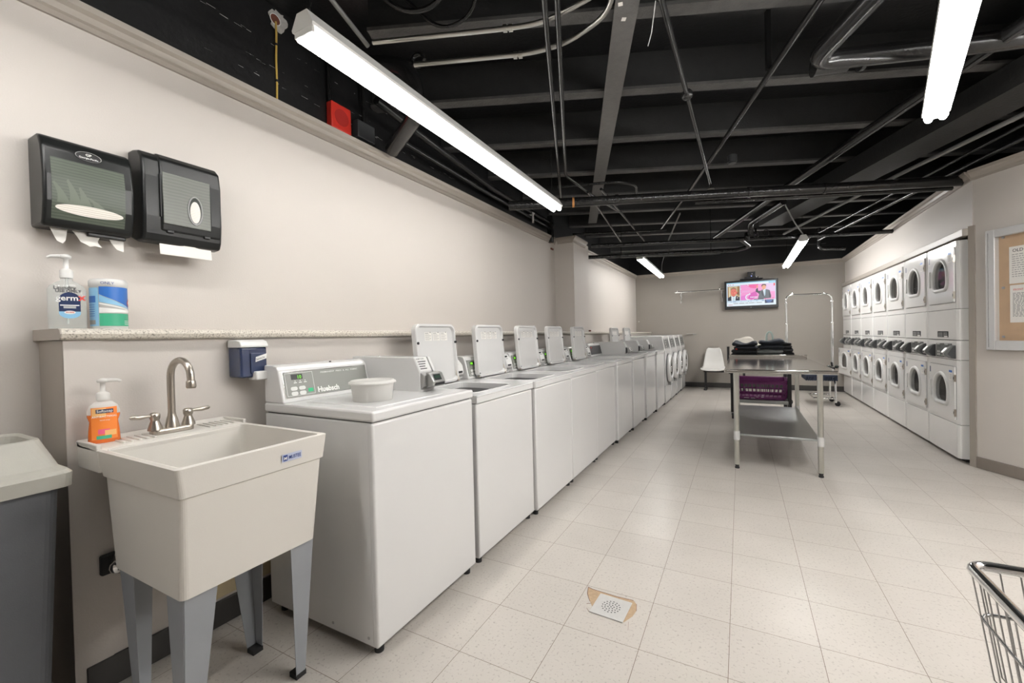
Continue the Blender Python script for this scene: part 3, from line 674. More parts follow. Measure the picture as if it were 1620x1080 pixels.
# hand sanitiser
g = thing('sanitizer_bottle', 'clear hand sanitizer pump bottle on the ledge end', 'sanitizer bottle', (-1.44, -.71, 1.2585), math.radians(-18))
def sq(w, d_, r, z): return [(x, y, z) for x, y in rrect(-d_/2, d_/2, -w/2, w/2, r, 4)]
mb = MB().mat('gel'); loft(mb, [sq(.090, .052, .012, .0), sq(.094, .056, .014, .005), sq(.094, .056, .014, .138), sq(.084, .05, .016, .152), sq(.05, .036, .014, .166), sq(.03, .03, .012, .172), sq(.03, .03, .012, .180)], True, True, True); mb.build('bottle', None, g)
mb = MB(); pump(mb, (0, 0), .181, 'whitep', (-.15, -1), 1.15); mb.mat('whitep').cyl((0, 0, .182), (0, 0, .02), .003, 6); mb.build('pump', None, g)
lb = MB().mat('navylabel'); fx = .0286
P2 = lambda pts, x=fx: lb.ngon([(x, y, z) for y, z in pts])
ov = [(.007+.026*math.cos(q*math.pi/14), .103+.026*math.sin(q*math.pi/14)) for q in range(15)]
P2(ov+[(-.019, .062), (.033, .062)])
lb.mat('skyblue'); P2([(.033, .062), (-.019, .062)]+[(.007+.026*math.cos(math.pi+q*math.pi/12), .056+.018*math.sin(math.pi+q*math.pi/12)) for q in range(13)])
lb.mat('whiteink'); P2([(-.016, .082), (.030, .082), (.030, .0855), (-.016, .0855)], fx+.0006); P2([(.007+.014*math.cos(q*math.pi/8), .059+.006*math.sin(q*math.pi/8)) for q in range(16)], fx+.0006)
for z in (.0775, .0735): P2([(-.008, z), (.022, z), (.022, z+.0022), (-.008, z+.0022)], fx+.0006)
lb.text('germ', .026, (fx+.001, -.026, .1005), (0, 1, 0), (0, 0, 1), 'l', .02)
lb.mat('redink').text('x', .032, (fx+.001, .027, .1005), (0, 1, .1), (0, 0, 1), 'l', .03); lb.text('99.99%', .007, (fx+.001, .007, .0565), (0, 1, 0), (0, 0, 1), 'c', .02)
lb.build('front_label', None, g); lb = MB()
lb.mat('darkink').text('Laundry', .0165, (fx+.001, -.030, .139), (0, 1, 0), (-.1, 0, 1), 'l', .022); lb.text('USE ONLY', .0135, (fx+.001, -.026, .1285), (0, 1, 0), (0, 0, 1), 'l', .022)
lb.build('handwriting', None, g)
# wipes canister
g = thing('wipes_canister', 'blue, white and green disinfecting wipes canister beside the sanitizer', 'wipes canister', (-1.44, -.60, 1.2585), math.radians(-8))
R = .051
MB().mat('whitep').lathe([(.048, 0), (R, .004), (R, .158), (.0535, .16), (.0535, .178), (.050, .184), (.047, .186), (0, .186)], (0, 0, 0), 32).build('canister', None, g)
lb = MB()
def band(m, a0, a1, z0f, z1f, lift=.0008, n=12):
    lb.mat(m); vs = []
    for k in range(n+1):
        a = math.radians(a0+(a1-a0)*k/n); r = R+lift; tt = k/n
        vs += [(r*math.cos(a), r*math.sin(a), z0f(tt)), (r*math.cos(a), r*math.sin(a), z1f(tt))]
    lb.add(vs, [(2*k, 2*k+2, 2*k+3, 2*k+1) for k in range(n)], True)
C = lambda v: (lambda t_: v)
band('midblue', -40, 100, lambda t_: .128-.062*t_, C(.156)); band('skyblue', -40, 100, lambda t_: .100-.030*t_, lambda t_: .126-.062*t_, .0010)
band('whiteink', -40, 100, lambda t_: .060+.004*t_, lambda t_: .080-.012*t_, .0014); band('whiteink', -40, 100, lambda t_: .092-.03*t_, lambda t_: .098-.031*t_, .0014)
band('greenlabel', -40, 100, C(.012), lambda t_: .058); band('skyblue', -110, -42, C(.012), C(.152), .0006)
band('midblue', -95, -52, C(.098), C(.122), .0012); band('greyink', -92, -54, C(.018), C(.034), .0012)
for z in (.088, .080, .072, .064, .056, .048): band('midblue', -94, -56, C(z), C(z+.0022), .0012)
lb.mat('redink'); band('redink', 58, 96, lambda t_: .098-.014*math.sin(t_*3.1), lambda t_: .100+.018*math.sin(t_*3.1), .0016); band('whiteink', 64, 92, lambda t_: .098-.008*math.sin(t_*3.1), lambda t_: .100+.010*math.sin(t_*3.1), .0022)
for z in (.030, .024, .018): band('whiteink', 40, 80, C(z), C(z+.0016), .0016)
lb.build('wrap_label', None, g)
lb = MB().mat('blueink'); a = math.radians(10)
lb.text('ONLY', .014, (.0537, -.012, .164), (0, 1, 0), (0, 0, 1), 'c', .002); lb.build('handwriting', None, g)

# towel dispensers on the wall (local x out of the wall, y along it)
t1 = thing('towel_dispenser', 'smoked green paper towel dispenser with torn paper hanging below, the left one', 'towel dispenser', (-1.55, -.765, 1.62))
W, H, D_ = .242, .31, .135
prof_ = [(0, .0), (.105, -.004), (.118, .01), (D_, .08), (D_+.004, .17), (.125, .27), (.105, .305), (.085, .315), (0, .315)]
MB().mat('smokeblk').prism(prof_, 'y', 0, W, .012, 3).build('housing', None, t1)
def fx_(z):   # front surface of the housing at height z
    pr_ = [(.118, .01), (D_, .08), (D_+.004, .17), (.125, .27), (.105, .305)]
    for (xa, za), (xb, zb) in zip(pr_, pr_[1:]):
        if za <= z <= zb: return xa+(xb-xa)*(z-za)/(zb-za)
    return .12
mb = MB().mat('towelstack'); n = 10; vs = []
for k in range(n+1):
    z = .022+(.232-.022)*k/n; vs += [(fx_(z)+.0012, .020, z), (fx_(z)+.0012, .214, z)]
mb.add(vs, [(2*k, 2*k+1, 2*k+3, 2*k+2) for k in range(n)], True); mb.build('window', None, t1)
mb = MB().mat(surf('crumpled_towel_green', (.088, .108, .076), .45))
for y0, hh, ww in ((.048, .070, .022), (.078, .085, .018), (.104, .066, .014), (.140, .035, .03)):
    n_ = 6; pts_ = []
    for k_ in range(n_+1):
        q_ = k_/n_; z_ = .078+hh*q_; pts_.append((fx_(z_)+.0018, y0+.016*(1-q_)-ww*q_*q_, z_))
    for k_ in range(n_, -1, -1):
        q_ = k_/n_; z_ = .078+hh*q_*.92; pts_.append((fx_(z_)+.0018, y0-.012*(1-q_)-ww*q_*q_-.004, z_))
    mb.ngon(pts_)
mb.build('crumpled_towel', None, t1)
mb = MB().mat('toweledge'); c0 = .118
mb.ngon([(fx_(.062+.018*math.sin(q*math.pi/18))+.0028, c0+.090*math.cos(q*math.pi/18), .062+.018*math.sin(q*math.pi/18)) for q in range(36)]); mb.build('oval_opening', None, t1)
mb = MB().mat('black'); mb.disc((fx_(.262)+.0025, .118, .262), (0, 1, 0), (-.2, 0, 1), .034, .016, 28)
mb.mat('greyink').tube([(fx_(.262)+.003, .118+.034*math.cos(q*math.pi/16), .262+.016*math.sin(q*math.pi/16)) for q in range(32)], .0012, 5, True)
mb.mat('whiteink').text('GP', .013, (fx_(.262)+.0045, .118, .2635), (0, 1, 0), (-.2, 0, 1), 'c', .02); mb.text('Georgia-Pacific', .0085, (fx_(.262)+.0045, .118, .2535), (0, 1, 0), (-.2, 0, 1), 'c', .012)
mb.build('emblem', None, t1)
mb = MB().mat('paper')
for pts in ([(.025, .0), (.072, .0), (.066, -.046), (.058, -.058), (.044, -.05)], [(.078, .0), (.165, .0), (.150, -.036), (.162, -.056), (.142, -.052), (.13, -.058), (.118, -.050), (.105, -.044), (.094, -.022)], [(.175, 0), (.226, 0), (.225, -.062), (.205, -.056), (.19, -.034)]):
    m = len(pts); mb.add([(.075+.012*k, y, z+.004) for k in (0, .1) for y, z in pts], [tuple(range(m)), tuple(range(m, 2*m))]+[(i, (i+1) % m, m+(i+1) % m, m+i) for i in range(m)])
mb.build('torn_towel', None, t1)
mb = MB().mat('black').box(.03, .09, .12, W-.012, -.016, .002, .004); mb.build('lower_tray', None, t1)

t2 = thing('towel_dispenser', 'smoked black paper towel dispenser with a clean sheet hanging below, the right one', 'towel dispenser', (-1.55, -.492, 1.618))
W = .285
prof_ = [(0, .02), (.06, -.004), (.105, 0), (.118, .03), (.125, .10), (.125, .26), (.115, .335), (.09, .362), (.04, .372), (0, .372)]
MB().mat('smokeblk').prism(prof_, 'y', 0, W, .01, 3).build('housing', None, t2)
mb = MB().mat('smokeblk').prism([(.05, .045), (.124, .045), (.132, .10), (.132, .27), (.122, .340), (.095, .366), (.05, .372)], 'y', .055, W-.004, .009, 3); mb.build('front_cover', None, t2)
mb = MB().mat('towelstack2'); mb.box(.05, .1335, .062, W-.05, .075, .285, .002); mb.build('window', None, t2)
mb = MB().mat('black'); mb.box(.09, .1335, .0535, .0560, .10, .275); mb.box(.09, .1335, W-.048, W-.046, .10, .275)
mb.box(.1, .128, .075, .10, .040, .052, .003); mb.box(.1, .128, W-.075, W-.05, .040, .052, .003); mb.build('groove', None, t2)
mb = MB().mat('smoke'); mb.disc((.1342, .175, .150), (0, 1, 0), (0, 0, 1), .027, .060, 28); mb.mat('greyink').tube([(.135, .175+.026*math.cos(q*math.pi/16), .150+.059*math.sin(q*math.pi/16)) for q in range(32)], .003, 6, True)
mb.mat('toweledge').disc((.1352, .175, .144), (0, 1, 0), (0, 0, 1), .019, .046, 28); mb.build('oval_window', None, t2)
mb = MB().mat('paper'); n = 16
vs = []
for k in range(n+1):
    y = .058+.19*k/n; b_ = .010*math.exp(-((k-9)/1.8)**2); vs += [(.098, y, -.004+b_), (.104, y, -.048)]
mb.add(vs, [(2*k, 2*k+1, 2*k+3, 2*k+2) for k in range(n)]); mb.add([(x+.0012, y, z) for x, y, z in vs], [(2*k, 2*k+1, 2*k+3, 2*k+2) for k in range(n)]); mb.build('towel_sheet', None, t2)

# grey waste bin (local: long side along y)
bn = thing('waste_bin', 'dark grey waste bin with a putty coloured hooded lid at the left edge', 'waste bin', (-1.30, -1.09, 0))
mb = MB().mat('bin'); loft(mb, [ring(-.15, .15, -.20, .235, 0, .03), ring(-.168, .170, -.235, .268, .79, .03)], True, True); mb.build('body', None, bn)
mb = MB().mat('binlid')
loft(mb, [ring(-.185, .190, -.26, .292, .785, .03), ring(-.185, .192, -.26, .294, .825, .03), ring(-.18, .185, -.255, .286, .835, .03), ring(-.165, .165, -.24, .272, .846, .03), ring(-.125, .105, -.22, .252, .922, .045), ring(-.120, .100, -.215, .247, .925, .045), ring(-.112, .092, -.207, .239, .918, .045), ring(-.10, .08, -.19, .22, .83, .045)], False, True); mb.build('lid', None, bn)

# ================================================================== WASHERS
W_ = .662; DEP = .66
def seg_digits(mb, s, o, u, v, size): mb.text(s, size, o, u, v, 'r', .02)
def washer_base(t, T, hole):
    mb = MB().mat('white').box(-DEP, -.004, .004, W_-.004, .035, T-.046, .006)
    mb.build('cabinet', None, t)
    fp = MB().mat('white').box(-.03, 0, .003, W_-.003, .037, T-.047, .009, 3); fp.build('front_panel', None, t)
    MB().mat('black').box(-DEP+.01, -.012, .012, W_-.012, T-.05, T-.036).build('seam', None, t)
    mb = MB().mat('white')
    if hole:
        lp = rrect(-.46, -.075, .085, .515, .05, 5)
        plate_hole(mb, -DEP, .006, 0, W_, lp, T-.042, T-.002)
        mb.tube([(x, y, T-.003) for x, y in rrect(-.47, -.065, .075, .525, .055, 5)], .005, 6, True)
        mb.tube([(.004, .004, T-.006), (.004, W_-.004, T-.006)], .005, 6); mb.tube([(.004, .004, T-.038), (.004, W_-.004, T-.038)], .004, 6)
    else:
        mb.box(-DEP, .006, 0, W_, T-.042, T, .010, 3)
    mb.build('top', None, t)
    if hole:
        d = MB().mat('drum'); d.lathe([(.19, T-.045), (.20, T-.12), (.205, T-.42), (.10, T-.45), (0, T-.45)], (-.27, .30, 0), 24)
        d.lathe([(0, T-.44), (.045, T-.43), (.035, T-.14), (.05, T-.10), (0, T-.09)], (-.27, .30, 0), 16); d.build('tub', None, t)
    for x in (-DEP+.05, -.035):
        for y in (.04, W_-.04): MB().mat('rubber').cyl((x, y, 0), (x, y, .036), .018, 10).build('foot', None, t)
    mb = MB().mat('greyink')
    for x in (-.05, -.25, -.5): mb.cyl((x, .0025, .065), (x, .005, .065), .006, 8)
    mb.build('screw', None, t)
def console(t, T, dark=False, digits=True, led='green'):
    c = MB().mat('white').prism([(-.528, T-.001), (-.531, T+.012), (-.560, T+.140), (-.575, T+.158), (-.60, T+.164), (-DEP, T+.164), (-DEP, T-.001)], 'y', .004, .487, .006, 3)
    c.mat('black').cyl((-.585, .285, T+.160), (-.585, .285, T+.166), .005, 8)
    c = c.build('console', None, t)
    v = Vector((-.029, 0, .128)).normalized(); u = Vector((0, 1, 0)); n = Vector((.975, 0, .221)); o = Vector((-.531, 0, T+.012))
    P = lambda y, h, l=.001: o+u*y+v*h+n*l
    def rect(mb, y0, y1, h0, h1, l): mb.quad(P(y0, h0, l), P(y1, h0, l), P(y1, h1, l), P(y0, h1, l))
    pn = MB().mat('chrome'); rect(pn, .018, .475, .006, .124, .0012)
    pn.mat('darkpanel' if dark else 'panel'); rect(pn, .022, .471, .009, .121, .002)
    if not dark:
        pn.mat('whiteink')
        for a in ((.028, .162, .014, .0155), (.028, .162, .115, .1165), (.028, .0295, .014, .1165), (.1605, .162, .014, .1165)): rect(pn, *a, .0028)
        pn.text('PERMANENT  PRESS  &  ALL  FABRIC', .0105, P(.205, .104, .003), u, v, 'l', .006, 1.28)
        pn.text('Huebsch', .034, P(.177, .017, .003), u, v, 'l', .035, .98)
        for k in range(3): rect(pn, .065+k*.024, .079+k*.024, .070, .073, .003); rect(pn, .070+k*.024, .074+k*.024, .077, .081, .003)
    pn = pn.build('control_panel', None, t)
    dm = MB().mat('black'); rect(dm, .055, .110, .086, .110, .0034)
    if led == 'green': dm.mat('green'); rect(dm, .060, .090, .091, .106, .0037) if not digits else seg_digits(dm, '10', P(.104, .0895, .0042), u, v, .022)
    else: dm.mat('redled'); rect(dm, .062, .076, .094, .106, .0042)
    dm.build('display', None, pn)
    bt = MB().mat('whitep')
    if not dark:
        for yy in (.062, .101):
            for hh in (.024, .046): bt.ngon([P(yy+a, hh+b, .0035) for a, b in rrect(-.016, .016, -.0085, .0085, .008, 4)])
        bt.build('button', None, pn)
        gb = MB().mat('greenbtn'); rect(gb, .128, .153, .024, .040, .004); gb.build('start_button', None, pn)
    return P
def long_coin(t, T, front=-.19, y0=.486, y1=.594, dark=False):
    f = front
    mb = MB().mat('white').prism([(-DEP, T), (f, T), (f, T+.098), (f-.038, T+.172), (-DEP, T+.176)], 'y', y0, y1, .003)
    mb.cyl((-.50, (y0+y1)/2-.02, T+.174), (-.50, (y0+y1)/2-.02, T+.179), .006, 8)
    b = mb.build('coin_box', None, t)
    mb = MB().mat('whitep'); u = Vector((0, 1, 0)); v = Vector((-.038, 0, .074)).normalized(); o = Vector((f, 0, T+.099)); n = Vector((.89, 0, .456))
    P = lambda y, h, l=.002: o+u*y+v*h+n*l
    mb.quad(P(y0+.006, .004), P(y1-.02, .004), P(y1-.02, .078), P(y0+.006, .078)); mb.mat('darkink')
    mb.text('INSERT COIN', .011, P(y0+.010, .067, .0026), u, v, 'l', .01, .85)
    for k, (a, b_) in enumerate(((0, .060), (.0, .052), (0, .044), (.0, .05))): mb.quad(P(y0+.012, .053-k*.013, .0026), P(y0+.012+b_, .053-k*.013, .0026), P(y0+.012+b_, .058-k*.013, .0026), P(y0+.012, .058-k*.013, .0026))
    mb.build('instruction_plate', None, b)
    MB().mat('white').prism([(f+.001, T+.098), (f+.012, T+.098), (f-.028, T+.172), (f-.036, T+.172)], 'y', y1-.016, y1, .001).build('side_flange', None, b)
    mb = MB().mat('darkpanel' if dark else 'coin').prism([(f, T+.012), (f+.022, T+.030), (f+.024, T+.085), (f, T+.097)], 'y', y0+.004, y1-.006, .003); mb.build('coin_housing', None, t)
    s = MB().mat('coin').prism([(f+.018, T+.018), (f+.062, T+.026), (f+.068, T+.050), (f+.044, T+.094), (f+.016, T+.098)], 'y', y0+.022, y1+.012, .007)
    s = s.build('coin_slide', None, t)
    q = MB().mat('black').box(f+.055, f+.0675, y0+.036, y1+.002, T+.032, T+.046, .002)
    a = Vector((f+.0645, 0, T+.0575)); bb = Vector((f+.0495, 0, T+.085)); nn = Vector((.87, 0, .49))*.0015
    q.quad(a+u*(y0+.040)+nn, a+u*(y1-.018)+nn, bb+u*(y1-.018)+nn, bb+u*(y0+.040)+nn)
    q.mat(G.setdefault('dimgreen', surf('dim_green_display', (.01, .06, .03), .3)))
    a2 = a+(bb-a)*.35; b2 = a+(bb-a)*.75
    for k in range(4): q.quad(*[p+nn*1.4+u*(y0+.044+k*.011+dy) for p, dy in ((a2, 0), (a2, .007), (b2, .007), (b2, 0))]) if not dark else None
    q.build('coin_slot', None, s)
def short_coin(t, T):
    MB().mat('white').prism([(-.528, T), (-.528, T+.06), (-.548, T+.160), (-DEP, T+.164), (-DEP, T)], 'y', .490, .600, .004).build('coin_box', None, t)
    s = MB().mat('whitep').prism([(-.53, T+.008), (-.505, T+.02), (-.492, T+.062), (-.505, T+.112), (-.535, T+.145), (-.545, T+.145)], 'y', .500, .592, .006)
    s = s.build('coin_slide', None, t)
    q = MB().mat('black').box(-.5, -.4905, .518, .574, T+.056, T+.070, .002); q.box(-.52, -.508, .515, .55, T+.105, T+.118, .002); q.box(-.53, -.514, .52, .545, T+.128, T+.140, .002)
    q.mat('coin').box(-.515, -.488, .510, .583, T+.030, T+.045, .004); q.build('coin_slot', None, s)
def open_lid(t, T):
    y0, y1, H = .125, .520, .385; hx = -.500
    M_ = Matrix.Translation((hx, 0, T+.006)) @ Matrix.Rotation(math.radians(-4.5), 4, 'Y')
    def lp(d, z0=0): return rrect(y0+d, y1-d, z0+d, H-d, .045-d*.6, 5)
    mb = MB().mat('white'); o_ = lp(0); i_ = lp(.020); n = len(o_)
    R = [[(-.012, *p) for p in o_], [(.018, *p) for p in o_], [(.022, *p) for p in lp(.004)], [(.022, *p) for p in lp(.014)], [(.004, *p) for p in i_]]
    loft(mb, R, True, True); mb.xf(M_); l = mb.build('lid', None, t)
    mb = MB().mat('paper')
    for k in range(3):
        ya = y0+.10+k*.078-.004; mb.quad((.0052, ya, H-.105), (.0052, ya+.068, H-.105), (.0052, ya+.068, H-.052), (.0052, ya, H-.052))
        mb.mat('greyink')
        for q in range(7): mb.quad((.0060, ya+.004, H-.066-q*.0058), (.0060, ya+(.060 if q % 3 else .044), H-.066-q*.0058), (.0060, ya+(.060 if q % 3 else .044), H-.0642-q*.0058), (.0060, ya+.004, H-.0642-q*.0058))
        mb.quad((.0060, ya+.004, H-.060), (.0060, ya+.036, H-.060), (.0060, ya+.036, H-.056), (.0060, ya+.004, H-.056)); mb.cyl((.0055, ya+.055, H-.052), (.007, ya+.055, H-.052), .004, 8); mb.mat('paper')
    mb.xf(M_); mb.build('instruction_label', None, l)
    mb = MB().mat('rubber')
    for y in (y0+.011, y1-.011): mb.cyl((.018, y, H*.69), (.027, y, H*.69), .0085, 10)
    mb.cyl((.018, y0+.012, .03), (.025, y0+.012, .03), .004, 8); mb.xf(M_); mb.build('bumper', None, l)
    mb = MB().mat('nickel').prism([(.004, .0), (.026, .0), (.026, .012), (.014, .075), (.010, .075)], 'y', y1-.020, y1-.004, .001)
    mb.box(.0, .02, y0+.005, y0+.02, 0, .012, .001); mb.xf(M_); mb.build('hinge', None, l)
def closed_lid(t, T):
    mb = MB().mat('white').box(-.47, -.05, .07, .485, T-.002, T+.004, .003); mb.build('lid', None, t)

ORD = ['nearest the sink', 'second from the sink', 'third from the sink', 'fourth from the sink', 'fifth from the sink', 'sixth from the sink', 'seventh from the sink', 'eighth from the sink', 'ninth from the sink']
WX = [-.553, -.558, -.538, -.538, -.542, -.515, -.495, -.468, -.445]
WY = [-.17, .528, 1.193, 1.857, 2.521, 3.185, 3.85, 4.515, 5.18]
GW = 'top loading washers along the low wall'
t = thing('top_loading_washer', 'white top-loading washer nearest the sink, lid shut, plastic tub on top', 'washer', (WX[0], WY[0], 0), 0, GW)
washer_base(t, .930, False); closed_lid(t, .930); console(t, .930); long_coin(t, .930)
T2 = .893
wa = thing('top_loading_washer', 'white top-loading washer second from the sink, its lid standing open', 'washer', (WX[1], WY[1], 0), 0, GW)
washer_base(wa, T2, True); open_lid(wa, T2); console(wa, T2, digits=False); short_coin(wa, T2)
for i in range(2, 6):
    r = dup(wa, (WX[i], WY[i], 0), 'white top-loading washer %s, its lid standing open' % ORD[i], GW)
    for c_ in r.children:
        if c_.name.startswith('lid'): c_.location.y = -(.055+.018*(i-2))
t = thing('top_loading_washer', 'white top-loading washer seventh from the sink, lid shut and dark panel with red light', 'washer', (WX[6], WY[6], 0), 0, GW)
washer_base(t, .905, False); closed_lid(t, .905); console(t, .905, dark=True, led='red'); long_coin(t, .905, -.21, dark=True)
wb = thing('top_loading_washer', 'white top-loading washer eighth from the sink, open lid behind its long coin box', 'washer', (WX[7], WY[7], 0), 0, GW)
washer_base(wb, .905, True); open_lid(wb, .885); console(wb, .905, dark=True, led='red'); long_coin(wb, .905, -.21, dark=True)
dup(wb, (WX[8], WY[8], 0), 'white top-loading washer ninth from the sink, right beside the front loaders', GW)

# plastic tub on the first washer
b = thing('plastic_tub', 'translucent round plastic tub with its lid on the nearest washer', 'tub', (-.765, .035, .9305))
MB().mat('frost').lathe([(0, .001), (.076, .001), (.080, .004), (.090, .078), (.0915, .084), (.0895, .084), (.078, .006), (0, .004)], (0, 0, 0), 32).build('bowl', None, b)
MB().mat('frost').lathe([(0, .0875), (.090, .0875), (.098, .0855), (.0995, .078), (.098, .077), (.0935, .083), (.09, .091), (.087, .091), (.084, .089), (0, .089)], (0, 0, 0), 32).build('lid', None, b)

# ================================================================== FRONT LOADERS
def front_loader():
    t = thing('front_loading_washer', 'white front-loading washer closest to the top loaders', 'washer', (-.43, 5.865, 0), 0, 'front loading washers')
    w_ = .60
    mb = MB().mat('white').prism([(-.66, .30), (-.0, .30), (0, .87), (-.045, 1.11), (-.055, 1.128), (-.66, 1.128)], 'y', .003, w_-.003, .008, 2); mb.build('cabinet', None, t)
    MB().mat('white').box(-.64, -.004, .005, w_-.005, .03, .295, .006).build('pedestal', None, t)
    MB().mat('black').box(-.63, -.02, .01, w_-.01, .0, .035).build('toe_kick', None, t)
    v = Vector((-.045, 0, .24)).normalized(); n = Vector((.983, 0, .184)); o = Vector((0, 0, .87))
    P = lambda y, h, l=.002: o+Vector((0, y, 0))+v*h+n*l
    mb = MB().mat('matteblack')
    for y0, y1 in ((.10, .13), (.30, .33), (.47, .50)): mb.quad(P(y0, .04), P(y1, .04), P(y1-.02, .215), P(y0-.02, .215))
    mb.mat('panelmid')
    for y0, y1 in ((.145, .285), (.345, .455)): mb.quad(P(y0, .06), P(y1, .06), P(y1, .20), P(y0, .20))
    mb.mat('whitep')
    for k in range(3):
        for j in range(3): mb.quad(P(.16+k*.04, .075+j*.04, .004), P(.185+k*.04, .075+j*.04, .004), P(.185+k*.04, .095+j*.04, .004), P(.16+k*.04, .095+j*.04, .004))
    mb.build('control_panel', None, t)
    c = (0, .305, .585)
    MB().mat('darkpanel').lathe([(.225, .0), (.248, .002), (.248, .008), (.22, .012)], c, 40, 1, 1, 'x').build('door_gasket', None, t)
    d = MB().mat('white').lathe([(.232, .004), (.238, .030), (.225, .058), (.195, .066), (.172, .060), (.160, .035), (.160, .0)], c, 40, 1, 1, 'x').build('door', None, t)
    MB().mat('drum').lathe([(.168, .03), (.15, -.0), (.10, -.001), (0, -.001)], (c[0]+.008, c[1], c[2]), 32, 1, 1, 'x').build('drum', None, d)
    MB().mat('smoke').lathe([(.162, .035), (.15, .047), (.10, .062), (0, .070)], c, 32, 1, 1, 'x').build('door_glass', None, d)
    MB().mat('chrome').box(.055, .085, c[1]-.205, c[1]-.185, c[2]-.05, c[2]+.05, .006).build('handle', None, d)
    MB().mat('greyink').box(0, .05, c[1]-.045, c[1]+.02, c[2]-.285, c[2]-.235, .008).build('hinge', None, d)
    return t
fl = front_loader()
for i, (y, s_) in enumerate(((6.475, 'second of four, next after the one by the top loaders'), (7.085, 'third of four, one short of the back wall'), (7.695, 'the one against the back wall'))):
    dup(fl, (-.42+.012*i, y, 0), 'white front-loading washer, %s' % s_)

# ================================================================== DRYERS
def arch(cy, cz, w_, h, k=.6, n=10):
    """window outline (y, z): round top, squarer bottom; ccw"""
    pts = []
    hw = w_/2; r = hw*.42
    top = cz+h/2-hw
    for i in range(2*n+1):
        a = math.pi*i/(2*n); pts.append((cy+hw*math.cos(a), top+hw*math.sin(a)))
    for i in range(n+1):
        a = math.pi+math.pi/2*i/n; pts.append((cy-hw+r+r*math.cos(a), cz-h/2+r+r*math.sin(a)))
    for i in range(n+1):
        a = 1.5*math.pi+math.pi/2*i/n; pts.append((cy+hw-r+r*math.cos(a), cz-h/2+r+r*math.sin(a)))
    return pts
SWP = Matrix(((0, 0, 1, 0), (1, 0, 0, 0), (0, 1, 0, 0), (0, 0, 0, 1)))     # (a,b,c) -> (c,a,b)
DW = .652
def shell(mb, z0, z1, loop=None):
    """a cabinet section with the front at x=0, chamfered at the near vertical edge"""
    if loop:
        h = MB(); plate_hole(h, .035, DW-.006, z0, z1, loop, .0, .02); h.xf(SWP); mb.add(h.v, h.f)
        mb.hull6([(0, .035, z0), (.014, .008, z0), (.034, .008, z0), (.02, .035, z0)], [(0, .035, z1), (.014, .008, z1), (.034, .008, z1), (.02, .035, z1)])
        mb.box(.014, .70, .008, .020, z0, z1); mb.box(.02, .70, DW-.018, DW-.006, z0, z1); mb.box(.02, .70, .018, DW-.018, z1-.012, z1); mb.box(.02, .70, .018, DW-.018, z0, z0+.012); mb.box(.69, .70, .018, DW-.018, z0, z1)
    else:
        mb.prism([(0, .035), (0, DW-.006), (.70, DW-.006), (.70, .008), (.014, .008)], 'z', z0, z1, .005)
    return mb
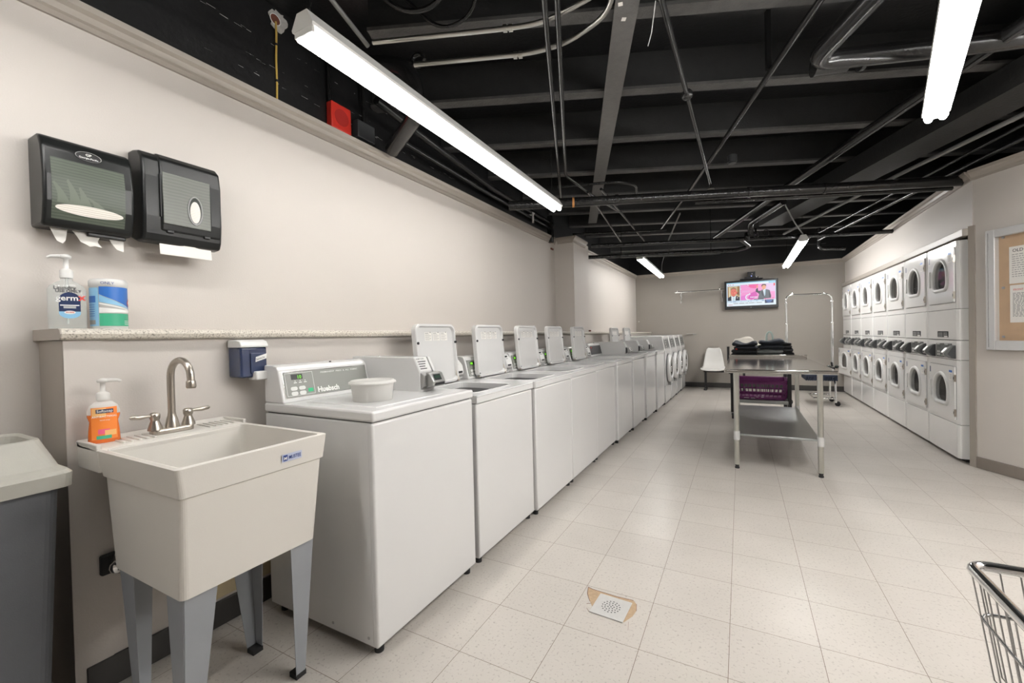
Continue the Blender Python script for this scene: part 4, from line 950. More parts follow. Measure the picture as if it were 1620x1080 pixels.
def stack():
    t = thing('stacked_dryer', 'stacked white dryer pair nearest the notice board', 'dryer', (2.345, 3.71, 0), 0, 'stacked dryers along the right wall')
    MB().mat('black').box(.05, .68, .02, DW-.02, 0, .03).build('toe_kick', None, t)
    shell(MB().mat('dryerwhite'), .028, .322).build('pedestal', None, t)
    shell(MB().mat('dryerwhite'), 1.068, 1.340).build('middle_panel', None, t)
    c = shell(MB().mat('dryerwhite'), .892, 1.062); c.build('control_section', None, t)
    MB().mat('greyink').box(.03, .68, .02, DW-.02, .31, 1.36).build('seam', None, t)
    def unit(z0, z1, dz0, dz1, wc, wh, nm):
        lp = arch(.325, wc, .285, wh)
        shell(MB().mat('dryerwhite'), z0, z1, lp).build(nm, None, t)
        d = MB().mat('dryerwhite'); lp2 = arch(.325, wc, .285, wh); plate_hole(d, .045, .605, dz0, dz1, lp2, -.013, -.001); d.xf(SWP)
        d.mat('greyink').tube([(-.001, y, z) for y, z in rrect(.042, .608, dz0-.003, dz1+.003, .012, 3)], .0022, 5, True)
        d = d.build('door', None, t)
        r = MB().mat('whitep'); o_ = arch(.325, wc, .285+.068, wh+.066); i_ = arch(.325, wc, .285-.004, wh-.004)
        R = [[(-.012, *p) for p in o_], [(-.024, *p) for p in arch(.325, wc, .285+.056, wh+.054)], [(-.026, *p) for p in arch(.325, wc, .285+.02, wh+.02)], [(-.016, *p) for p in i_], [(.0, *p) for p in i_]]
        loft(r, R, False, False, True); r.build('window_ring', None, d)
        MB().mat('glass').xf(Matrix()).add([(-.006, y, z) for y, z in i_], [tuple(range(len(i_)))]).add([(-.003, y, z) for y, z in i_], [tuple(range(len(i_)))]).add([(x, y, z) for x in (-.006, -.003) for y, z in i_], [(k, (k+1) % len(i_), len(i_)+(k+1) % len(i_), len(i_)+k) for k in range(len(i_))]).build('window_glass', None, d)
        MB().mat('whitep').box(-.026, -.012, .535, .553, wc-.10, wc+.06, .006).build('handle', None, d)
        for hz in (dz0+.06, dz1-.10):
            MB().mat('nickel').box(-.018, .0, .040, .052, hz-.032, hz+.032, .002).mat('black').box(-.0195, -.017, .042, .050, hz-.012, hz+.012).build('hinge', None, d)
        k = MB().mat('midblue').quad((-.0138, .085, dz1-.055), (-.0138, .150, dz1-.055), (-.0138, .150, dz1-.035), (-.0138, .085, dz1-.035))
        k.mat('paper').quad((-.0136, .085, dz1-.125), (-.0136, .150, dz1-.125), (-.0136, .150, dz1-.055), (-.0136, .085, dz1-.055))
        k.mat('greyink')
        for q in range(6): k.quad((-.0142, .092, dz1-.07-q*.009), (-.0142, .142, dz1-.07-q*.009), (-.0142, .142, dz1-.067-q*.009), (-.0142, .092, dz1-.067-q*.009))
        k.build('warning_label', None, d); k = MB()
        k.mat('navylabel').quad((-.0138, .555, dz1-.085), (-.0138, .580, dz1-.085), (-.0138, .580, dz1-.030), (-.0138, .555, dz1-.030)); k.build('brand_sticker', None, d)
        m = MB().mat('drum').lathe([(.20, .0), (.24, .10), (.24, .50), (0, .50)], (.022, .325, wc), 28, 1, 1, 'x')
        for a in (90, 210, 330):
            y, z = .325+.22*math.cos(math.radians(a)), wc+.22*math.sin(math.radians(a)); m.mat('alu').box(.12, .5, y-.02, y+.02, z-.035, z+.035, .01)
        m.mat('drum').box(.45, .50, .30, .35, wc-.2, wc+.2); m.build('drum', None, t)
        return d
    low = unit(.328, .888, .365, .832, .615, .245, 'lower_cabinet')
    unit(1.344, 1.936, 1.405, 1.885, 1.665, .250, 'upper_cabinet')
    for y0, y1 in ((.125, .285), (.295, .455)):
        k = MB().mat('panelmid').box(-.004, .002, y0, y1, .892+.012, 1.035, .002)
        k.mat('darkpanel').quad((-.0048, y0+.05, .995), (-.0048, y0+.11, .995), (-.0048, y0+.11, 1.018), (-.0048, y0+.05, 1.018))
        k.mat('whiteink')
        for a in range(2):
            for b_ in range(2): k.quad((-.0048, y0+.075+a*.035, .918+b_*.026), (-.0048, y0+.100+a*.035, .918+b_*.026), (-.0048, y0+.100+a*.035, .938+b_*.026), (-.0048, y0+.075+a*.035, .938+b_*.026))
        k.text('Huebsch', .02, (-.005, y1-.02, 1.021), (0, -1, 0), (0, 0, 1), 'l', .02); k.mat('greenbtn').quad((-.0048, y0+.03, .918), (-.0048, y0+.055, .918), (-.0048, y0+.055, .934), (-.0048, y0+.03, .934))
        k.build('keypad', None, t)
    for y0 in (.050, .478):
        s = MB().mat('panelmid').prism([(.001, .902), (-.03, .905), (-.075, .935), (-.078, .955), (-.05, .995), (-.02, 1.018), (.001, 1.022)], 'y', y0, y0+.062, .004)
        s = s.build('coin_slide', None, t)
        for yy in (y0-.0006, y0+.0626): MB().mat('darkpanel').add([(x, yy, z) for x, z in ((.001, .904), (-.025, .908), (-.055, .945), (-.018, 1.012), (.001, 1.02))], [(0, 1, 2, 3, 4)]).build('side_plate', None, s)
        MB().mat('coin').prism([(-.074, .928), (-.082, .936), (-.083, .960), (-.052, 1.002), (-.045, 1.000)], 'y', y0+.006, y0+.056, .003).mat('black').box(-.0845, -.07, y0+.014, y0+.048, .940, .953, .002).build('coin_slot', None, s)
    k = MB().mat('matteblack').box(-.002, .003, .195, .425, 1.090, 1.145, .001)
    k.mat('whiteink')
    for r_ in range(4):
        for y0, l in ((.21, .085), (.31, .10)): k.quad((-.003, y0, 1.097+r_*.011), (-.003, y0+l, 1.097+r_*.011), (-.003, y0+l, 1.0995+r_*.011), (-.003, y0, 1.0995+r_*.011))
    k.quad((-.0032, .205, 1.092), (-.0032, .275, 1.092), (-.0032, .275, 1.102), (-.0032, .205, 1.102)); k.build('instruction_plate', None, t)
    return t, low
st, low = stack()
DORD = ['second', 'third', 'fourth', 'fifth', 'sixth']
for i in range(5): dup(st, (2.345, 3.71+.66*(i+1), 0), 'stacked white dryer pair, %s from the notice board' % DORD[i])
# the last stack: its lower door hangs open
last = dup(st, (2.345, 3.71+.66*6, 0), 'stacked white dryer pair against the back wall, lower door ajar')
ld = [c for c in last.children if c.name.startswith('door')]
ld = sorted(ld, key=lambda c: min(v.co.z for v in c.data.vertices))[0]
ang = math.radians(7)       # hinge at local y = .045
ld.rotation_euler = (0, 0, ang); ld.location = (math.sin(ang)*.045, .045-math.cos(ang)*.045, 0)

# ================================================================== FOLDING TABLE
t = thing('work_table', 'stainless steel work table with a lower shelf in the middle of the floor', 'table', (.535, 2.72, 0))
TW, TL, TZ = .80, 1.80, .866
mb = MB().mat('steel').box(0, TW, 0, TL, TZ-.032, TZ, .006, 2); mb.build('tabletop', None, t)
MB().mat('steel').box(.0, TW+.005, TL-.02, TL, TZ-.002, TZ+.030, .003).build('backsplash', None, t)
MB().mat('galv').box(.085, .69, .075, 1.65, .285, .305, .004).build('undershelf', None, t)
for x in (.088, .69):
    for y in (.08, 1.66):
        l = MB().mat('steelleg').cyl((x, y, .035), (x, y, TZ-.03), .0205, 18).build('leg', None, t)
        MB().mat('alu').cyl((x, y, .25), (x, y, .325), .0245, 18).build('shelf_collar', None, l)
        MB().mat('rubber').lathe([(.012, .04), (.016, .03), (.014, .018), (.018, .012), (.018, 0)], (x, y, 0), 12).build('foot', None, l)

# utility cart behind it
c = thing('utility_cart', 'dark framed rolling cart with a pale shelf behind the steel table', 'cart', (.545, 5.05, 0))
MB().mat('darkpanel').box(0, .68, 0, .62, .80, .83, .006).build('top_shelf', None, c)
MB().mat('galv').box(.02, .66, .0, .62, .225, .27, .006).build('lower_shelf', None, c)
for x in (.012, .668):
    for y in (.02, .60):
        MB().mat('black').box(x-.022, x+.022, y-.02, y+.02, .09, .82, .006).build('post', None, c)
        w_ = MB().mat('rubber').cyl((x-.012, y, .04), (x+.012, y, .04), .04, 16); w_.mat('greyink').box(x-.018, x+.018, y-.012, y+.012, .05, .095, .003); w_.build('caster', None, c)
MB().mat('black').tube(fillet([(-.015, .0, .62), (-.03, -.05, .66), (-.03, -.06, .98)], .03), .016, 10).build('handle', None, c)
# purple basket on the lower shelf
b = thing('laundry_basket', 'purple plastic laundry basket with slotted sides on the cart shelf', 'basket', (.895, 5.34, .2705))
mb = MB().mat('purple')
def bk(z): f = z/.25; return .27+.045*f, .23+.03*f
hx0, hy0 = bk(0); mb.box(-hx0, hx0, -hy0, hy0, 0, .008, .003)
for z, h in ((.008, .03), (.088, .018), (.205, .045)):
    a, d_ = bk(z)
    for s in (-1, 1): mb.box(-a, a, s*d_-.004, s*d_+.004, z, z+h, .002); mb.box(s*a-.004, s*a+.004, -d_, d_, z, z+h, .002)
for k in range(13):
    for s in (-1, 1):
        f = -1+2*k/12
        for z0, z1 in ((.02, .22),):
            a0, d0 = bk(z0); a1, d1 = bk(z1)
            mb.tube([(f*a0, s*d0, z0), (f*a1, s*d1, z1)], .0065 if 0 < k < 12 else .016, 4)
            if k < 11: g_ = -1+2*k/10; mb.tube([(s*a0, g_*d0, z0), (s*a1, g_*d1, z1)], .0065, 4)
a, d_ = bk(.25); mb.tube([(x, y, .25) for x, y in rrect(-a-.008, a+.008, -d_-.008, d_+.008, .06, 5)], .011, 8, True)
mb.build('body', None, b)
k = MB().mat('whiteink')
for x0, z0, l in ((-.20, .016, .06), (-.12, .014, .05), (-.06, .050, .035), (.0, .050, .03), (-.06, .03, .03), (.0, .03, .03)): k.quad((x0, -.2395-.0, z0), (x0+l, -.2395, z0), (x0+l, -.2395, z0+.006), (x0, -.2395, z0+.006))
k.build('printed_marks', None, b)
def cloth(name, label, cat, loc, dims, m, seed, group=None, rot=0, sag=.012, layers=2):
    """a folded garment: stacked rounded layers with waviness"""
    rg = random.Random(seed); lx, ly, lz_ = dims; mb = MB().mat(m)
    h = lz_/layers
    for L_ in range(layers):
        nx, ny = 22, 14; ox, oy = rg.uniform(-.012, .012), rg.uniform(-.01, .01); ph = rg.uniform(0, 6)
        def S(i, j, top):
            u = -1+2*i/nx; v = -1+2*j/ny
            e = 1-max(abs(u), abs(v))**7
            wv = sag*(math.sin(u*3.1+ph)+.6*math.sin(v*4.3+ph*2+u*2))*.5
            x = ox+lx/2*u*(1-.05*abs(v)**3); y = oy+ly/2*v*(1-.05*abs(u)**3)
            z = h*L_+h/2+(h/2*math.sqrt(max(0, e)) if top else -h/2*math.sqrt(max(0, e)))
            if L_ == layers-1 and top: z += wv*e
            return (x, y, max(0.0, z))
        vs = [S(i, j, True) for i in range(nx+1) for j in range(ny+1)]+[S(i, j, False) for i in range(nx+1) for j in range(ny+1)]
        q = (nx+1)*(ny+1); I = lambda i, j: i*(ny+1)+j
        fs = []
        for i in range(nx):
            for j in range(ny): fs += [(I(i, j), I(i+1, j), I(i+1, j+1), I(i, j+1)), (q+I(i, j), q+I(i, j+1), q+I(i+1, j+1), q+I(i+1, j))]
        bd = [I(i, 0) for i in range(nx)]+[I(nx, j) for j in range(ny)]+[I(i, ny) for i in range(nx, 0, -1)]+[I(0, j) for j in range(ny, 0, -1)]
        for k in range(len(bd)): a, b_ = bd[k], bd[(k+1) % len(bd)]; fs.append((a, q+a, q+b_, b_))
        mb.add(vs, fs, True)
    o = mb.build(name, None, None, loc, rot); return tag(o, label, cat, group)
GC = 'folded laundry on the cart'
zc = .8305
cloth('folded_jeans', 'dark navy folded jeans, lower of the left pile on the cart', 'jeans', (.715, 5.27, zc), (.33, .34, .10), 'blackcloth', 1, GC, .03)
cloth('folded_jeans', 'dark navy folded jeans, slumped on top of the left pile', 'jeans', (.725, 5.26, zc+.098), (.30, .32, .10), 'denim', 2, GC, -.12, .05)
cloth('folded_towel', 'crumpled white cloth tucked behind the left pile of jeans', 'cloth', (.70, 5.50, zc), (.27, .13, .25), 'whitecloth', 3, GC, .1, .03, 2)
cloth('folded_shirt', 'small white cloth peeking between the two piles of jeans', 'cloth', (.875, 5.51, zc), (.13, .12, .18), 'whitecloth', 8, GC, .1, .03, 3)
cloth('folded_jeans', 'mid grey folded jeans under the middle pile on the cart', 'jeans', (1.02, 5.26, zc), (.31, .34, .10), 'greycloth', 4, GC, -.05)
cloth('folded_jeans', 'dark folded jeans on top of the grey pair in the middle', 'jeans', (1.02, 5.27, zc+.098), (.30, .33, .125), 'denim', 5, GC, .02, .03)
cloth('folded_trousers', 'black folded trousers, lower of the right pile', 'trousers', (1.20, 5.50, zc), (.20, .22, .11), 'blackcloth', 6, GC, .03)
cloth('folded_trousers', 'black folded trousers, upper of the right pile', 'trousers', (1.20, 5.50, zc+.108), (.185, .21, .075), 'blackcloth', 7, GC, -.05)
st_ = MB().mat('mint')
pts = fillet([(.985, 5.58, zc), (.99, 5.58, zc+.30), (1.03, 5.58, zc+.345), (1.065, 5.58, zc+.29), (1.06, 5.58, zc)], .04, 8)
n = len(pts); vs = []
for i, p in enumerate(pts):
    tg = (pts[min(i+1, n-1)]-pts[max(i-1, 0)]).normalized(); nr = Vector((tg.z, 0, -tg.x))*.012
    vs += [p+nr+Vector((0, -.02, 0)), p-nr+Vector((0, -.02, 0)), p-nr+Vector((0, .02, 0)), p+nr+Vector((0, .02, 0))]
st_.add(vs, [(4*i+k, 4*i+(k+1) % 4, 4*i+4+(k+1) % 4, 4*i+4+k) for i in range(n-1) for k in range(4)])
tag(st_.build('bag_strap', None, None, (0, 0, 0)), 'pale mint plastic strap loop rising behind the middle pile of jeans', 'strap')
sd = thing('screwdriver', 'black stick with red tips beside the left pile of jeans', 'stick', (.568, 5.16, zc))
MB().mat('redink').lathe([(0, 0), (.014, .002), (.014, .022), (0, .024)], (.045, -.02, .10), 10).lathe([(0, 0), (.012, .002), (.012, .02), (0, .022)], (.0, -.02, .0), 10).build('red_tip', None, sd)
MB().mat('black').cyl((.045, -.02, 0), (.045, -.02, .10), .008, 8).build('stick', None, sd)

# garment hanging cart
h = thing('garment_cart', 'chrome garment cart with a tall hanging hoop near the dryers', 'cart', (1.64, 6.85, 0))
mb = MB().mat('chrome')
L_, R2 = -.305, .305
mb.tube(fillet([(L_, 0, .42), (L_, 0, 1.755), (R2, 0, 1.735), (R2, 0, .42)], .10, 8), .0135, 12); mb.build('hanging_hoop', None, h)
for x in (L_, R2):
    for z0, z1 in ((.45, 1.28),): MB().mat('chrome').cyl((x, 0, z0), (x, 0, z1), .0185, 14).build('lower_tube', None, h)
    MB().mat('redink').add([(x-.0187, -.006, 1.30), (x+.0187, -.006, 1.30), (x+.0187, -.0145, 1.30), (x-.0187, -.0145, 1.30), (x-.010, -.016, 1.40), (x+.010, -.016, 1.40)], [(0, 1, 2, 3)]) .build('sticker', None, h) if False else None
    for z in (1.28, 1.62): MB().mat('chrome').lathe([(.016, -.012), (.022, -.008), (.022, .008), (.016, .012)], (x, 0, z), 12).build('clip', None, h)
    MB().mat('chrome').lathe([(0, -.02), (.014, -.014), (.02, 0), (.014, .014), (0, .02)], ((L_+.09) if x < 0 else R2-.09, 0, 1.765 if x < 0 else 1.745), 10).build('finial', None, h)
mb = MB().mat('navy')
for k in range(15): x = -.07+.39*k/14; mb.box(x-.009, x+.009, -.262, -.255, .385, .445); mb.box(x-.009, x+.009, .255, .262, .385, .445)
for k in range(18): y = -.25+.5*k/17; mb.box(-.075, -.068, y-.009, y+.009, .385, .445); mb.box(.322, .329, y-.009, y+.009, .385, .445)
mb.box(-.075, .329, -.262, .262, .445, .475, .004); mb.box(-.075, .329, -.262, .262, .392, .396); mb.build('slotted_tray', None, h)
mb = MB().mat('chrome')
for x in (L_+.0, R2): mb.tube(fillet([(x, 0, .46), (x, -.02, .40), (x, -.22, .36), (x, -.24, .09)], .04), .0135, 10); mb.tube(fillet([(x, 0, .46), (x, .02, .40), (x, .22, .36), (x, .24, .09)], .04), .0135, 10)
mb.tube([(.02, -.24, .115), (R2, -.24, .115)], .012, 8); mb.tube([(.02, .24, .115), (R2, .24, .115)], .012, 8); mb.tube([(.02, -.24, .115), (.02, .24, .115)], .012, 8); mb.build('base_frame', None, h)
for x in (L_, R2):
    for y in (-.24, .24):
        w_ = MB().mat('rubber').cyl((x+.012, y-.012, .038), (x+.03, y+.002, .038), .038, 18); w_.mat('chrome').prism([(-.012, .05), (.014, .05), (.018, .095), (-.012, .095)], 'y', y-.012, y+.012, .002)
        w_.v = [(vx+(x if i_ >= 0 and abs(vx) < .05 and vz > .045 and abs(vy-y) < .02 and abs(vx-x) > .06 else 0), vy, vz) for i_, (vx, vy, vz) in enumerate(w_.v)]
        w_.build('caster', None, h)
mb = MB().mat('black').box(R2-.03, R2+.03, -.05, .04, .50, .585, .012); mb.tube([(R2, 0, .57), (R2-.015, -.02, .66)], .014, 8)
mb.mat('smoke').lathe([(0, -.03), (.028, -.018), (.034, 0), (.028, .018), (0, .03)], (R2-.055, -.05, .585), 12).lathe([(0, -.03), (.024, -.018), (.03, 0), (.024, .018), (0, .03)], (R2+.05, -.04, .59), 12); mb.build('clamp_knob', None, h)

# chair against the back wall
c = thing('shell_chair', 'white moulded shell chair on a black beam by the back wall', 'chair', (.165, 8.05, 0))
mb = MB().mat('chair'); n = 12; m = 12; vs = []
prof_ = [(-.25, .405), (-.235, .43), (-.15, .425), (0, .415), (.12, .42), (.19, .46), (.235, .56), (.262, .68), (.285, .80), (.292, .835)]
wd = [.215, .225, .232, .23, .218, .20, .185, .165, .135, .105]
for (y, z), w2 in zip(prof_, wd):
    for k in range(m+1):
        f = -1+2*k/m; up = .05*abs(f)**3*(1 if z < .45 else .4); fw = -.03*abs(f)**3 if z > .45 else 0
        vs.append((w2*f, y+fw, z+up*.5))
N_ = len(vs); vs += [(x, y+.008, z-.010) for x, y, z in vs]; r_ = len(prof_)
fs = []
for i in range(r_-1):
    for k in range(m): a = i*(m+1)+k; fs += [(a, a+1, a+m+2, a+m+1), (N_+a, N_+a+m+1, N_+a+m+2, N_+a+1)]
bd = list(range(m+1))+[i*(m+1)+m for i in range(1, r_)]+[(r_-1)*(m+1)+k for k in range(m-1, -1, -1)]+[i*(m+1) for i in range(r_-2, 0, -1)]
for k in range(len(bd)): a, b_ = bd[k], bd[(k+1) % len(bd)]; fs.append((a, b_, N_+b_, N_+a))
mb.add(vs, fs, True); mb.build('shell', None, c)
MB().mat('black').box(-.18, .62, -.02, .03, .355, .40, .004).build('beam', None, c)
MB().mat('black').box(-.165, .165, -.12, .12, .392, .408, .003).build('seat_bracket', None, c)
for x in (-.145, .55): MB().mat('black').box(x-.022, x+.022, -.015, .025, .03, .36, .004).box(x-.028, x+.028, -.18, .2, .0, .03, .008).prism([(-.1, .03), (.1, .03), (.02, .10), (-.012, .10)], 'x', x-.015, x+.015).build('leg', None, c)

# ================================================================== BACK WALL
tv = thing('television', 'flat television showing a pink news picture high on the back wall', 'television', (.858, 8.33, 1.91))
# tilts slightly, screen faces -y
WT, HT = .945, .575
MB().mat('black').box(-WT/2, WT/2, -.02, .035, -HT/2, HT/2, .010, 3).build('bezel', None, tv)
sw, sh = .865, .475; zo = .012
def E_(n_, c_): return emit('screen_'+n_, lin(c_), SCREEN, (.02, .02, .02))
s = MB(); lay = [0]
def rr(m, x0, x1, z0, z1, col=None):
    lay[0] += 1; y = -.0205-.00012*lay[0]
    k = 'screen_'+m
    if k not in G: G[k] = E_(m, col)
    s.mat(k); X = lambda x: (x-.5)*sw; Z = lambda z: (z-.5)*sh+zo
    s.quad((X(x0), y, Z(z0)), (X(x1), y, Z(z0)), (X(x1), y, Z(z1)), (X(x0), y, Z(z1)))
def pg(m, pts, col=None):
    lay[0] += 1; y = -.0205-.00012*lay[0]; k = 'screen_'+m
    if k not in G: G[k] = E_(m, col)
    s.mat(k); s.ngon([((x-.5)*sw, y, (z-.5)*sh+zo) for x, z in pts])
def el(m, cx, cz, rx, rz, col=None, n=20): pg(m, [(cx+rx*math.cos(2*math.pi*q/n), cz+rz*math.sin(2*math.pi*q/n)) for q in range(n)], col)
rr('paleblue', 0, 1, 0, 1, (196, 218, 235)); rr('sky', 0, 1, .90, 1, (150, 200, 225)); rr('white', 0, .86, .90, .955, (225, 238, 245))
rr('pink', .29, .985, .235, .885, (238, 150, 205)); rr('lilac', .76, .985, .55, .885, (222, 190, 226)); pg('hotpink', [(.40, .885), (.66, .885), (.60, .70), (.50, .74)], (238, 92, 160)); pg('magenta', [(.48, .50), (.60, .60), (.64, .40), (.52, .235), (.44, .30)], (214, 88, 180))
pg('orchid', [(.29, .40), (.40, .45), (.42, .235), (.29, .235)], (226, 120, 205)); pg('rose', [(.70, .55), (.76, .60), (.76, .235), (.68, .235)], (240, 130, 190)); rr('red', .955, .985, .78, .885, (232, 50, 70))
rr('tan', .02, .275, .235, .85, (196, 178, 140)); rr('brown', .02, .04, .30, .83, (150, 110, 70)); rr('brown', .225, .275, .45, .85); rr('cream', .05, .07, .30, .80, (226, 214, 180)); el('dark', .225, .55, .022, .045, (40, 30, 28))
# left figure
pg('navy', [(.02, .235), (.02, .36), (.085, .43), (.205, .43), (.27, .38), (.27, .235)], (28, 34, 52)); pg('shirt', [(.10, .235), (.095, .45), (.145, .40), (.195, .45), (.18, .235)], (226, 232, 238)); pg('tie', [(.128, .235), (.135, .40), (.155, .40), (.16, .235)], (170, 205, 220))
el('face', .145, .60, .062, .175, (226, 122, 108)); pg('hair', [(.085, .66), (.09, .76), (.145, .81), (.20, .76), (.205, .66), (.185, .72), (.145, .745), (.105, .72)], (150, 110, 88)); el('ear', .212, .57, .016, .05, (222, 110, 96)); el('cheek', .17, .56, .02, .04, (236, 140, 125))
el('browline', .122, .635, .014, .009, (150, 80, 70)); el('browline', .168, .635, .014, .009); el('browline', .145, .50, .022, .008); el('nose', .145, .57, .009, .035, (210, 104, 92)); rr('flag', .215, .235, .335, .37, (240, 225, 225))
# right figure, arm raised
pg('suit', [(.64, .25), (.67, .46), (.60, .60), (.60, .66), (.63, .70), (.655, .60), (.70, .60), (.75, .66), (.83, .64), (.88, .60), (.905, .38), (.90, .28)], (92, 100, 108)); pg('suitdark', [(.60, .56), (.62, .71), (.645, .71), (.65, .585), (.70, .60), (.68, .48)], (52, 58, 68)); pg('suitdark', [(.735, .60), (.76, .34), (.73, .40), (.71, .55)]); pg('suitdark', [(.86, .60), (.905, .38), (.90, .29), (.865, .31)])
pg('shirt', [(.735, .655), (.755, .62), (.775, .66), (.80, .655), (.795, .50), (.775, .36), (.76, .50), (.75, .60)]); pg('tie', [(.775, .60), (.79, .64), (.80, .60), (.79, .40), (.775, .38)])
el('face2', .765, .745, .042, .10, (236, 170, 130)); pg('hair2', [(.722, .74), (.715, .82), (.735, .865), (.78, .87), (.81, .845), (.812, .75), (.80, .80), (.765, .825), (.735, .80)], (60, 44, 40)); el('hand', .632, .775, .017, .055, (230, 160, 120)); el('browline', .75, .755, .010, .006); el('browline', .782, .755, .010, .006); el('browline', .768, .69, .013, .006)
pg('podium', [(.56, .235), (.56, .262), (.76, .262), (.76, .235)], (44, 60, 52))
# white circular arrow and caption
for q in range(14):
    a0, a1 = math.radians(95+q*13), math.radians(95+(q+1)*13); p = lambda r, a: (.47+r*.62*math.cos(a), .35+r*math.sin(a)); pg('white', [p(.10, a0), p(.135, a0), p(.135, a1), p(.10, a1)])
pg('white', [(.468, .43), (.468, .53), (.50, .48)])
for x in (.49, .52, .55, .58, .61): rr('white', x, x+.018, .325, .37)
for x in (.33, .37, .41, .45): rr('lilac', x, x+.03, .60, .625); rr('lilac', x, x+.022, .56, .58)
pg('white', [(.29, .70), (.315, .71), (.29, .735)]); pg('white', [(.29, .50), (.31, .51), (.29, .53)])
rr('live', .035, .055, .895, .925, (230, 60, 80)); rr('live', .075, .09, .895, .925); rr('live', .13, .148, .895, .925); pg('white', [(.42, .885), (.44, .84), (.47, .835), (.46, .86)])
rr('white', 0, 1, .0, .215); rr('paleblue', 0, .98, .165, .225); rr('text', .13, .195, .175, .195, (60, 90, 160)); rr('text', .08, .105, .175, .19); rr('text', .30, .31, .175, .19)
for x in (.44, .49, .61): rr('text', x, x+.025, .176, .192)
rr('text', .72, .765, .176, .2)
for i, (x, l) in enumerate(((.14, .10), (.255, .115), (.385, .065), (.46, .11), (.58, .015), (.61, .115))): rr('caption', x, x+l, .095, .125, (150, 155, 160))
rr('rosebar', .03, .125, .04, .065, (210, 150, 165)); rr('blueblk', .78, .95, .075, .215, (18, 34, 78)); rr('blueblk2', .805, .92, .145, .19, (90, 130, 190)); rr('blueblk2', .83, .90, .10, .125); rr('live', .78, .80, .245, .275); rr('live', .93, .95, .255, .285); rr('rosebar', .82, .91, .25, .27)
s.build('screen', None, tv)
MB().mat('greyink').text('LG', .022, (.0, -.0212, -.268), (1, 0, 0), (0, 0, 1), 'c', .02).build('logo', None, tv)
MB().mat('black').box(-.12, .12, .035, .088, -.1, .1, .004).build('wall_mount', None, tv)
w_ = thing('sensor_bar', 'black camera box on a small shelf above the television', 'camera', (.873, 8.26, 2.225))
MB().mat('black').box(-.20, .20, -.03, .16, -.018, -.006, .003).build('shelf', None, w_)
MB().mat('black').box(-.125, .125, -.02, .05, -.006, .028, .006).build('bar', None, w_)
MB().mat('black').box(-.068, .068, -.015, .06, .028, .125, .006).build('box', None, w_)
k = MB().mat('alu').cyl((.012, -.0155, .085), (.012, -.013, .085), .009, 12); k.cyl((.09, -.0215, .018), (.09, -.018, .018), .010, 12); k.build('lens', None, w_)
MB().mat(emit('blue_led', (.3, .35, 1), 2)).cyl((.0, -.0165, .04), (.0, -.014, .04), .007, 8).build('power_light', None, w_)
rd = thing('hanging_rail', 'chrome hanging rail on wall brackets left of the television', 'rail', (-.52, 8.42, 2.02))
MB().mat('chrome').cyl((-.03, -.30, .0), (.905, -.30, .0), .0145, 12).build('rod', None, rd)
for x, z in ((.05, -.02), (.86, -.01)):
    m = MB().mat('chrome').tube([(x, -.30, 0), (x, -.02, -.02)], .009, 8).box(x-.018, x+.018, -.012, 0, -.22, .04, .003).tube([(x, -.26, -.01), (x, -.01, -.19)], .006, 8)
    m.lathe([(0, -.03), (.012, -.02), (.016, 0), (.012, .02), (0, .03)], (x-.035, -.30, .018), 10); m.build('bracket', None, rd)
sb = thing('wall_bracket', 'small clear shelf bracket on the back wall beside the last front loader', 'bracket', (-.36, 8.42, 1.14))
MB().mat('frost').box(0, .18, -.05, 0, -.004, .004).box(.12, .17, -.02, 0, -.03, -.004, .004).build('plate', None, sb)
tag(MB().mat('whiteink').lathe([(0, 0), (.010, .001), (.010, .006), (0, .007)], (0, 0, 0), 10, 1, 1, 'y').build('white_hook', None, None, (-1.38, 8.408, 1.44)), 'small white hook on the back wall above the ledge', 'hook')

# ================================================================== NOTICE BOARD (on the angled wall)
ra = math.atan2(DY, DX)
# local frame: x along the wall away from the dryers, y into the wall is +  (room side is -y)
nb = thing('notice_board', 'aluminium framed glass notice cabinet with kraft paper backing on the right wall', 'notice board', (PX+DX*.125, PY+DY*.125, .995), ra)
BW, BH = 1.05, .955
sg = 1 if (Vector((-math.sin(ra), math.cos(ra), 0)).dot(Vector((NX, NY, 0))) > 0) else -1
f_ = MB().mat('alu')
def fb(mb, x0, x1, z0, z1, y0, y1, r=0): mb.box(x0, x1, sg*y0, sg*y1, z0, z1, r)
for a in ((0, .062, 0, BH), (BW-.062, BW, 0, BH), (.062, BW-.062, 0, .075), (.062, BW-.062, BH-.062, BH)): fb(f_, *a, 0, .045, .004)
f_.build('frame', None, nb)
k = MB().mat('greyink'); fb(k, .017, .021, .02, BH-.02, .044, .0462)
for i in range(22): fb(k, .0175, .0205, .03+i*.042, .048+i*.042, .045, .0475)
k.build('hinge_strip', None, nb)
k = MB().mat('cork'); fb(k, .06, BW-.06, .07, BH-.06, .0, .006); k.build('backing_board', None, nb)
k = MB().mat('cork'); fb(k, .07, .6, .10, .145, .006, .008); fb(k, .12, .7, .17, .215, .006, .0085); k.build('kraft_flap', surf('kraft_flap', (.40, .26, .13), .7), nb)
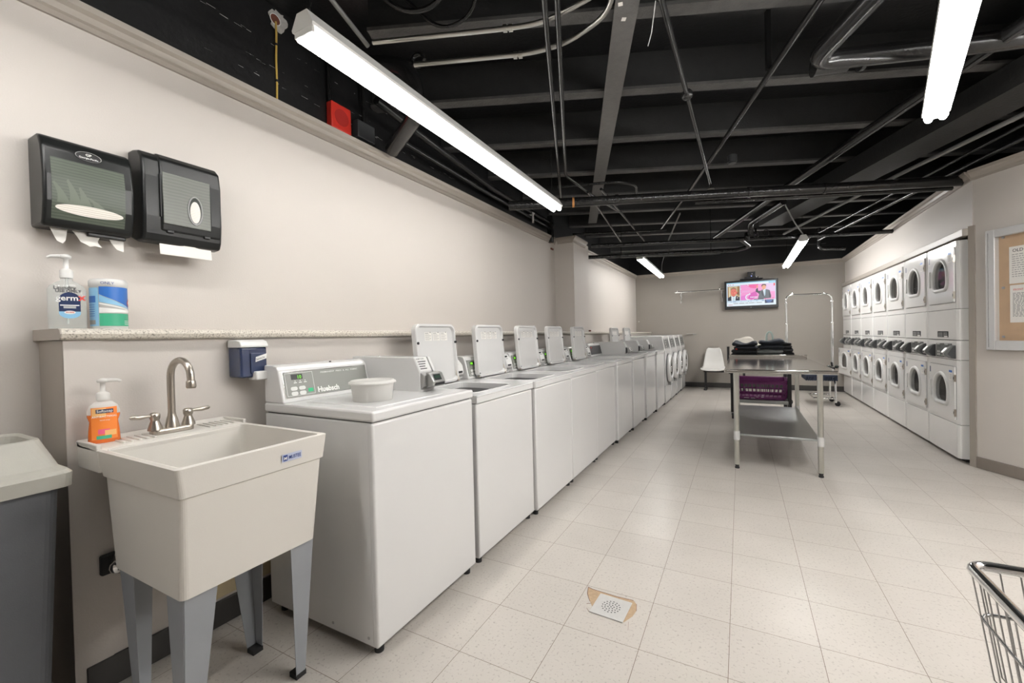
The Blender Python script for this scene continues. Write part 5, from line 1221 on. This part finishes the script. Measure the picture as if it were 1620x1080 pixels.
def paper(x0, x1, z0, z1, label, title, mt, n, hz):
    p = thing('notice_sheet', label, 'notice', nb.location+Vector((0, 0, 0)), ra)
    k = MB().mat('paper'); fb(k, x0, x1, z0, z1, .0068, .009); k.build('sheet', None, p)
    k = MB().mat(mt); u = Vector((1, 0, 0)); yy = sg*.0095
    k.text(title, hz, (x0+.022, yy, z1-.042), (1, 0, 0), (0, 0, 1), 'l', .012)
    k.mat('greyink'); rg = random.Random(n)
    for i in range(n):
        z = z1-.065-i*(z1-z0-.10)/n; x = x0+.018
        while x < x1-.03:
            l = rg.uniform(.008, .026); k.quad((x, yy, z), (min(x+l, x1-.015), yy, z), (min(x+l, x1-.015), yy, z+.0055), (x, yy, z+.0055)); x += l+.006
    k.build('print', None, p); return p
paper(.132, .38, .515, .80, 'white notice headed OLD T, upper sheet in the cabinet', 'OLD T', 'darkink', 11, .034)
paper(.136, .38, .215, .503, 'white notice with a red heading, lower sheet in the cabinet', 'FRONT LOAD', 'redink', 19, .020)
k = MB().mat('greyink')
for x, z in ((.092, .885), (.092, .49), (.092, .105)): k.cyl((x, sg*.006, z), (x, sg*.012, z), .010, 12)
k.build('screw', None, nb)
k = MB().mat(clear('cabinet_glass', (.5, .5, .5), .02, .05)); fb(k, .06, BW-.06, .072, BH-.058, .030, .033); k.build('glass_pane', None, nb)

# ================================================================== FLOOR DRAIN
rg = random.Random(11)
pt = MB().mat('tan')
poly = [(.008, .597), (.034, .590), (.068, .588), (.150, .584), (.222, .588), (.240, .568), (.249, .523), (.242, .480), (.218, .428), (.205, .44), (.10, .46), (.068, .470), (.048, .500), (.020, .548)]
pt.ngon([(x, y, .0006) for x, y in poly]); pt = pt.build('broken_tile_patch')
tag(pt, 'bare tan patch of broken floor tile around the drain', 'broken tile')
k = MB().mat('rust')
for i in range(len(poly)):
    a, b_ = Vector((*poly[i], .0009)), Vector((*poly[(i+1) % len(poly)], .0009))
    if i in (0, 1, 2, 3, 5, 12, 13): k.tube([a, b_], .0011, 4)
for a, b_ in (((.06, .49, .0007), (.04, .478, .0007)), ((.05, .45, .0007), (.068, .430, .0007)), ((.235, .44, .0007), (.245, .39, .0007))): k.tube([a, b_], .0006, 4)
k.build('cracked_edge', None, pt)
dr = thing('floor_drain', 'square steel floor drain cover with round holes', 'drain', (.1455, .4955, .0012), math.radians(-3))
MB().mat(surf('drain_plate', (.60, .59, .57), .5, .35, var=.08, scale=60)).box(-.0735, .0735, -.0715, .0715, 0, .004, .0012).build('cover', None, dr)
k = MB().mat('black')
for r_, n_ in ((0, 1), (.013, 6), (.026, 12), (.038, 16)):
    for q in range(n_): a = 2*math.pi*q/n_+r_*20; k.disc((r_*math.cos(a), r_*math.sin(a), .0043), (1, 0, 0), (0, 1, 0), .0033, None, 8)
k.build('hole', None, dr)

# ================================================================== WIRE CART (bottom right)
c = thing('wire_laundry_cart', 'chrome wire laundry cart at the bottom right corner', 'cart', (1.085, -.065, 0))
CX, CY = .52, -.62
mb = MB().mat('chrome'); mb.tube([(x, y, .695) for x, y in rrect(0, CX, CY, 0, .035, 6)], .0105, 12, True); mb.build('top_rail', None, c)
g = MB().mat(surf('chrome_wire', (.42, .42, .42), .25, 1))
def ins(z): f = (.695-z)/.25; return .028*f
for z in (.60,):
    d_ = ins(z); g.tube([(x, y, z) for x, y in rrect(d_, CX-d_, CY+d_, -d_, .03, 4)], .0032, 6, True)
zb = .47; db = ins(zb)
def wire(x, y, xb, yb): g.tube([(x, y, .695), (xb, yb, zb+.012), (xb+(.5*CX-xb)*.05, yb+(.5*CY-yb)*.05, zb)], .0015, 5)
for i in range(17):
    f = (i+.6)/17.2; x = f*CX
    xb = db+f*(CX-2*db); wire(x, 0, xb, -db); wire(x, CY, xb, CY+db); g.tube([(xb, -db-.014, zb), (xb, CY+db+.014, zb)], .0015, 5)
for i in range(20):
    f = (i+.5)/20; y = f*CY; yb = -db+f*(CY+2*db); wire(0, y, db, yb); wire(CX, y, CX-db, yb); g.tube([(db+.014, yb, zb), (CX-db-.014, yb, zb)], .0015, 5)
g.build('wire_basket', None, c)
mb = MB().mat('chrome')
for x in (.05, CX-.05):
    for y in (-.05-.02, CY+.07): mb.tube([(x, y, zb), (x, y, .10)], .010, 8)
mb.tube([(x, y, .14) for x, y in rrect(.05, CX-.05, CY+.07, -.07, .03, 4)], .008, 8, True); mb.build('base_frame', None, c)
for x in (.05, CX-.05):
    for y in (-.07, CY+.07): MB().mat('rubber').cyl((x-.012, y, .045), (x+.012, y, .045), .045, 18).mat('chrome').box(x-.018, x+.018, y-.01, y+.01, .05, .105, .003).build('caster', None, c)
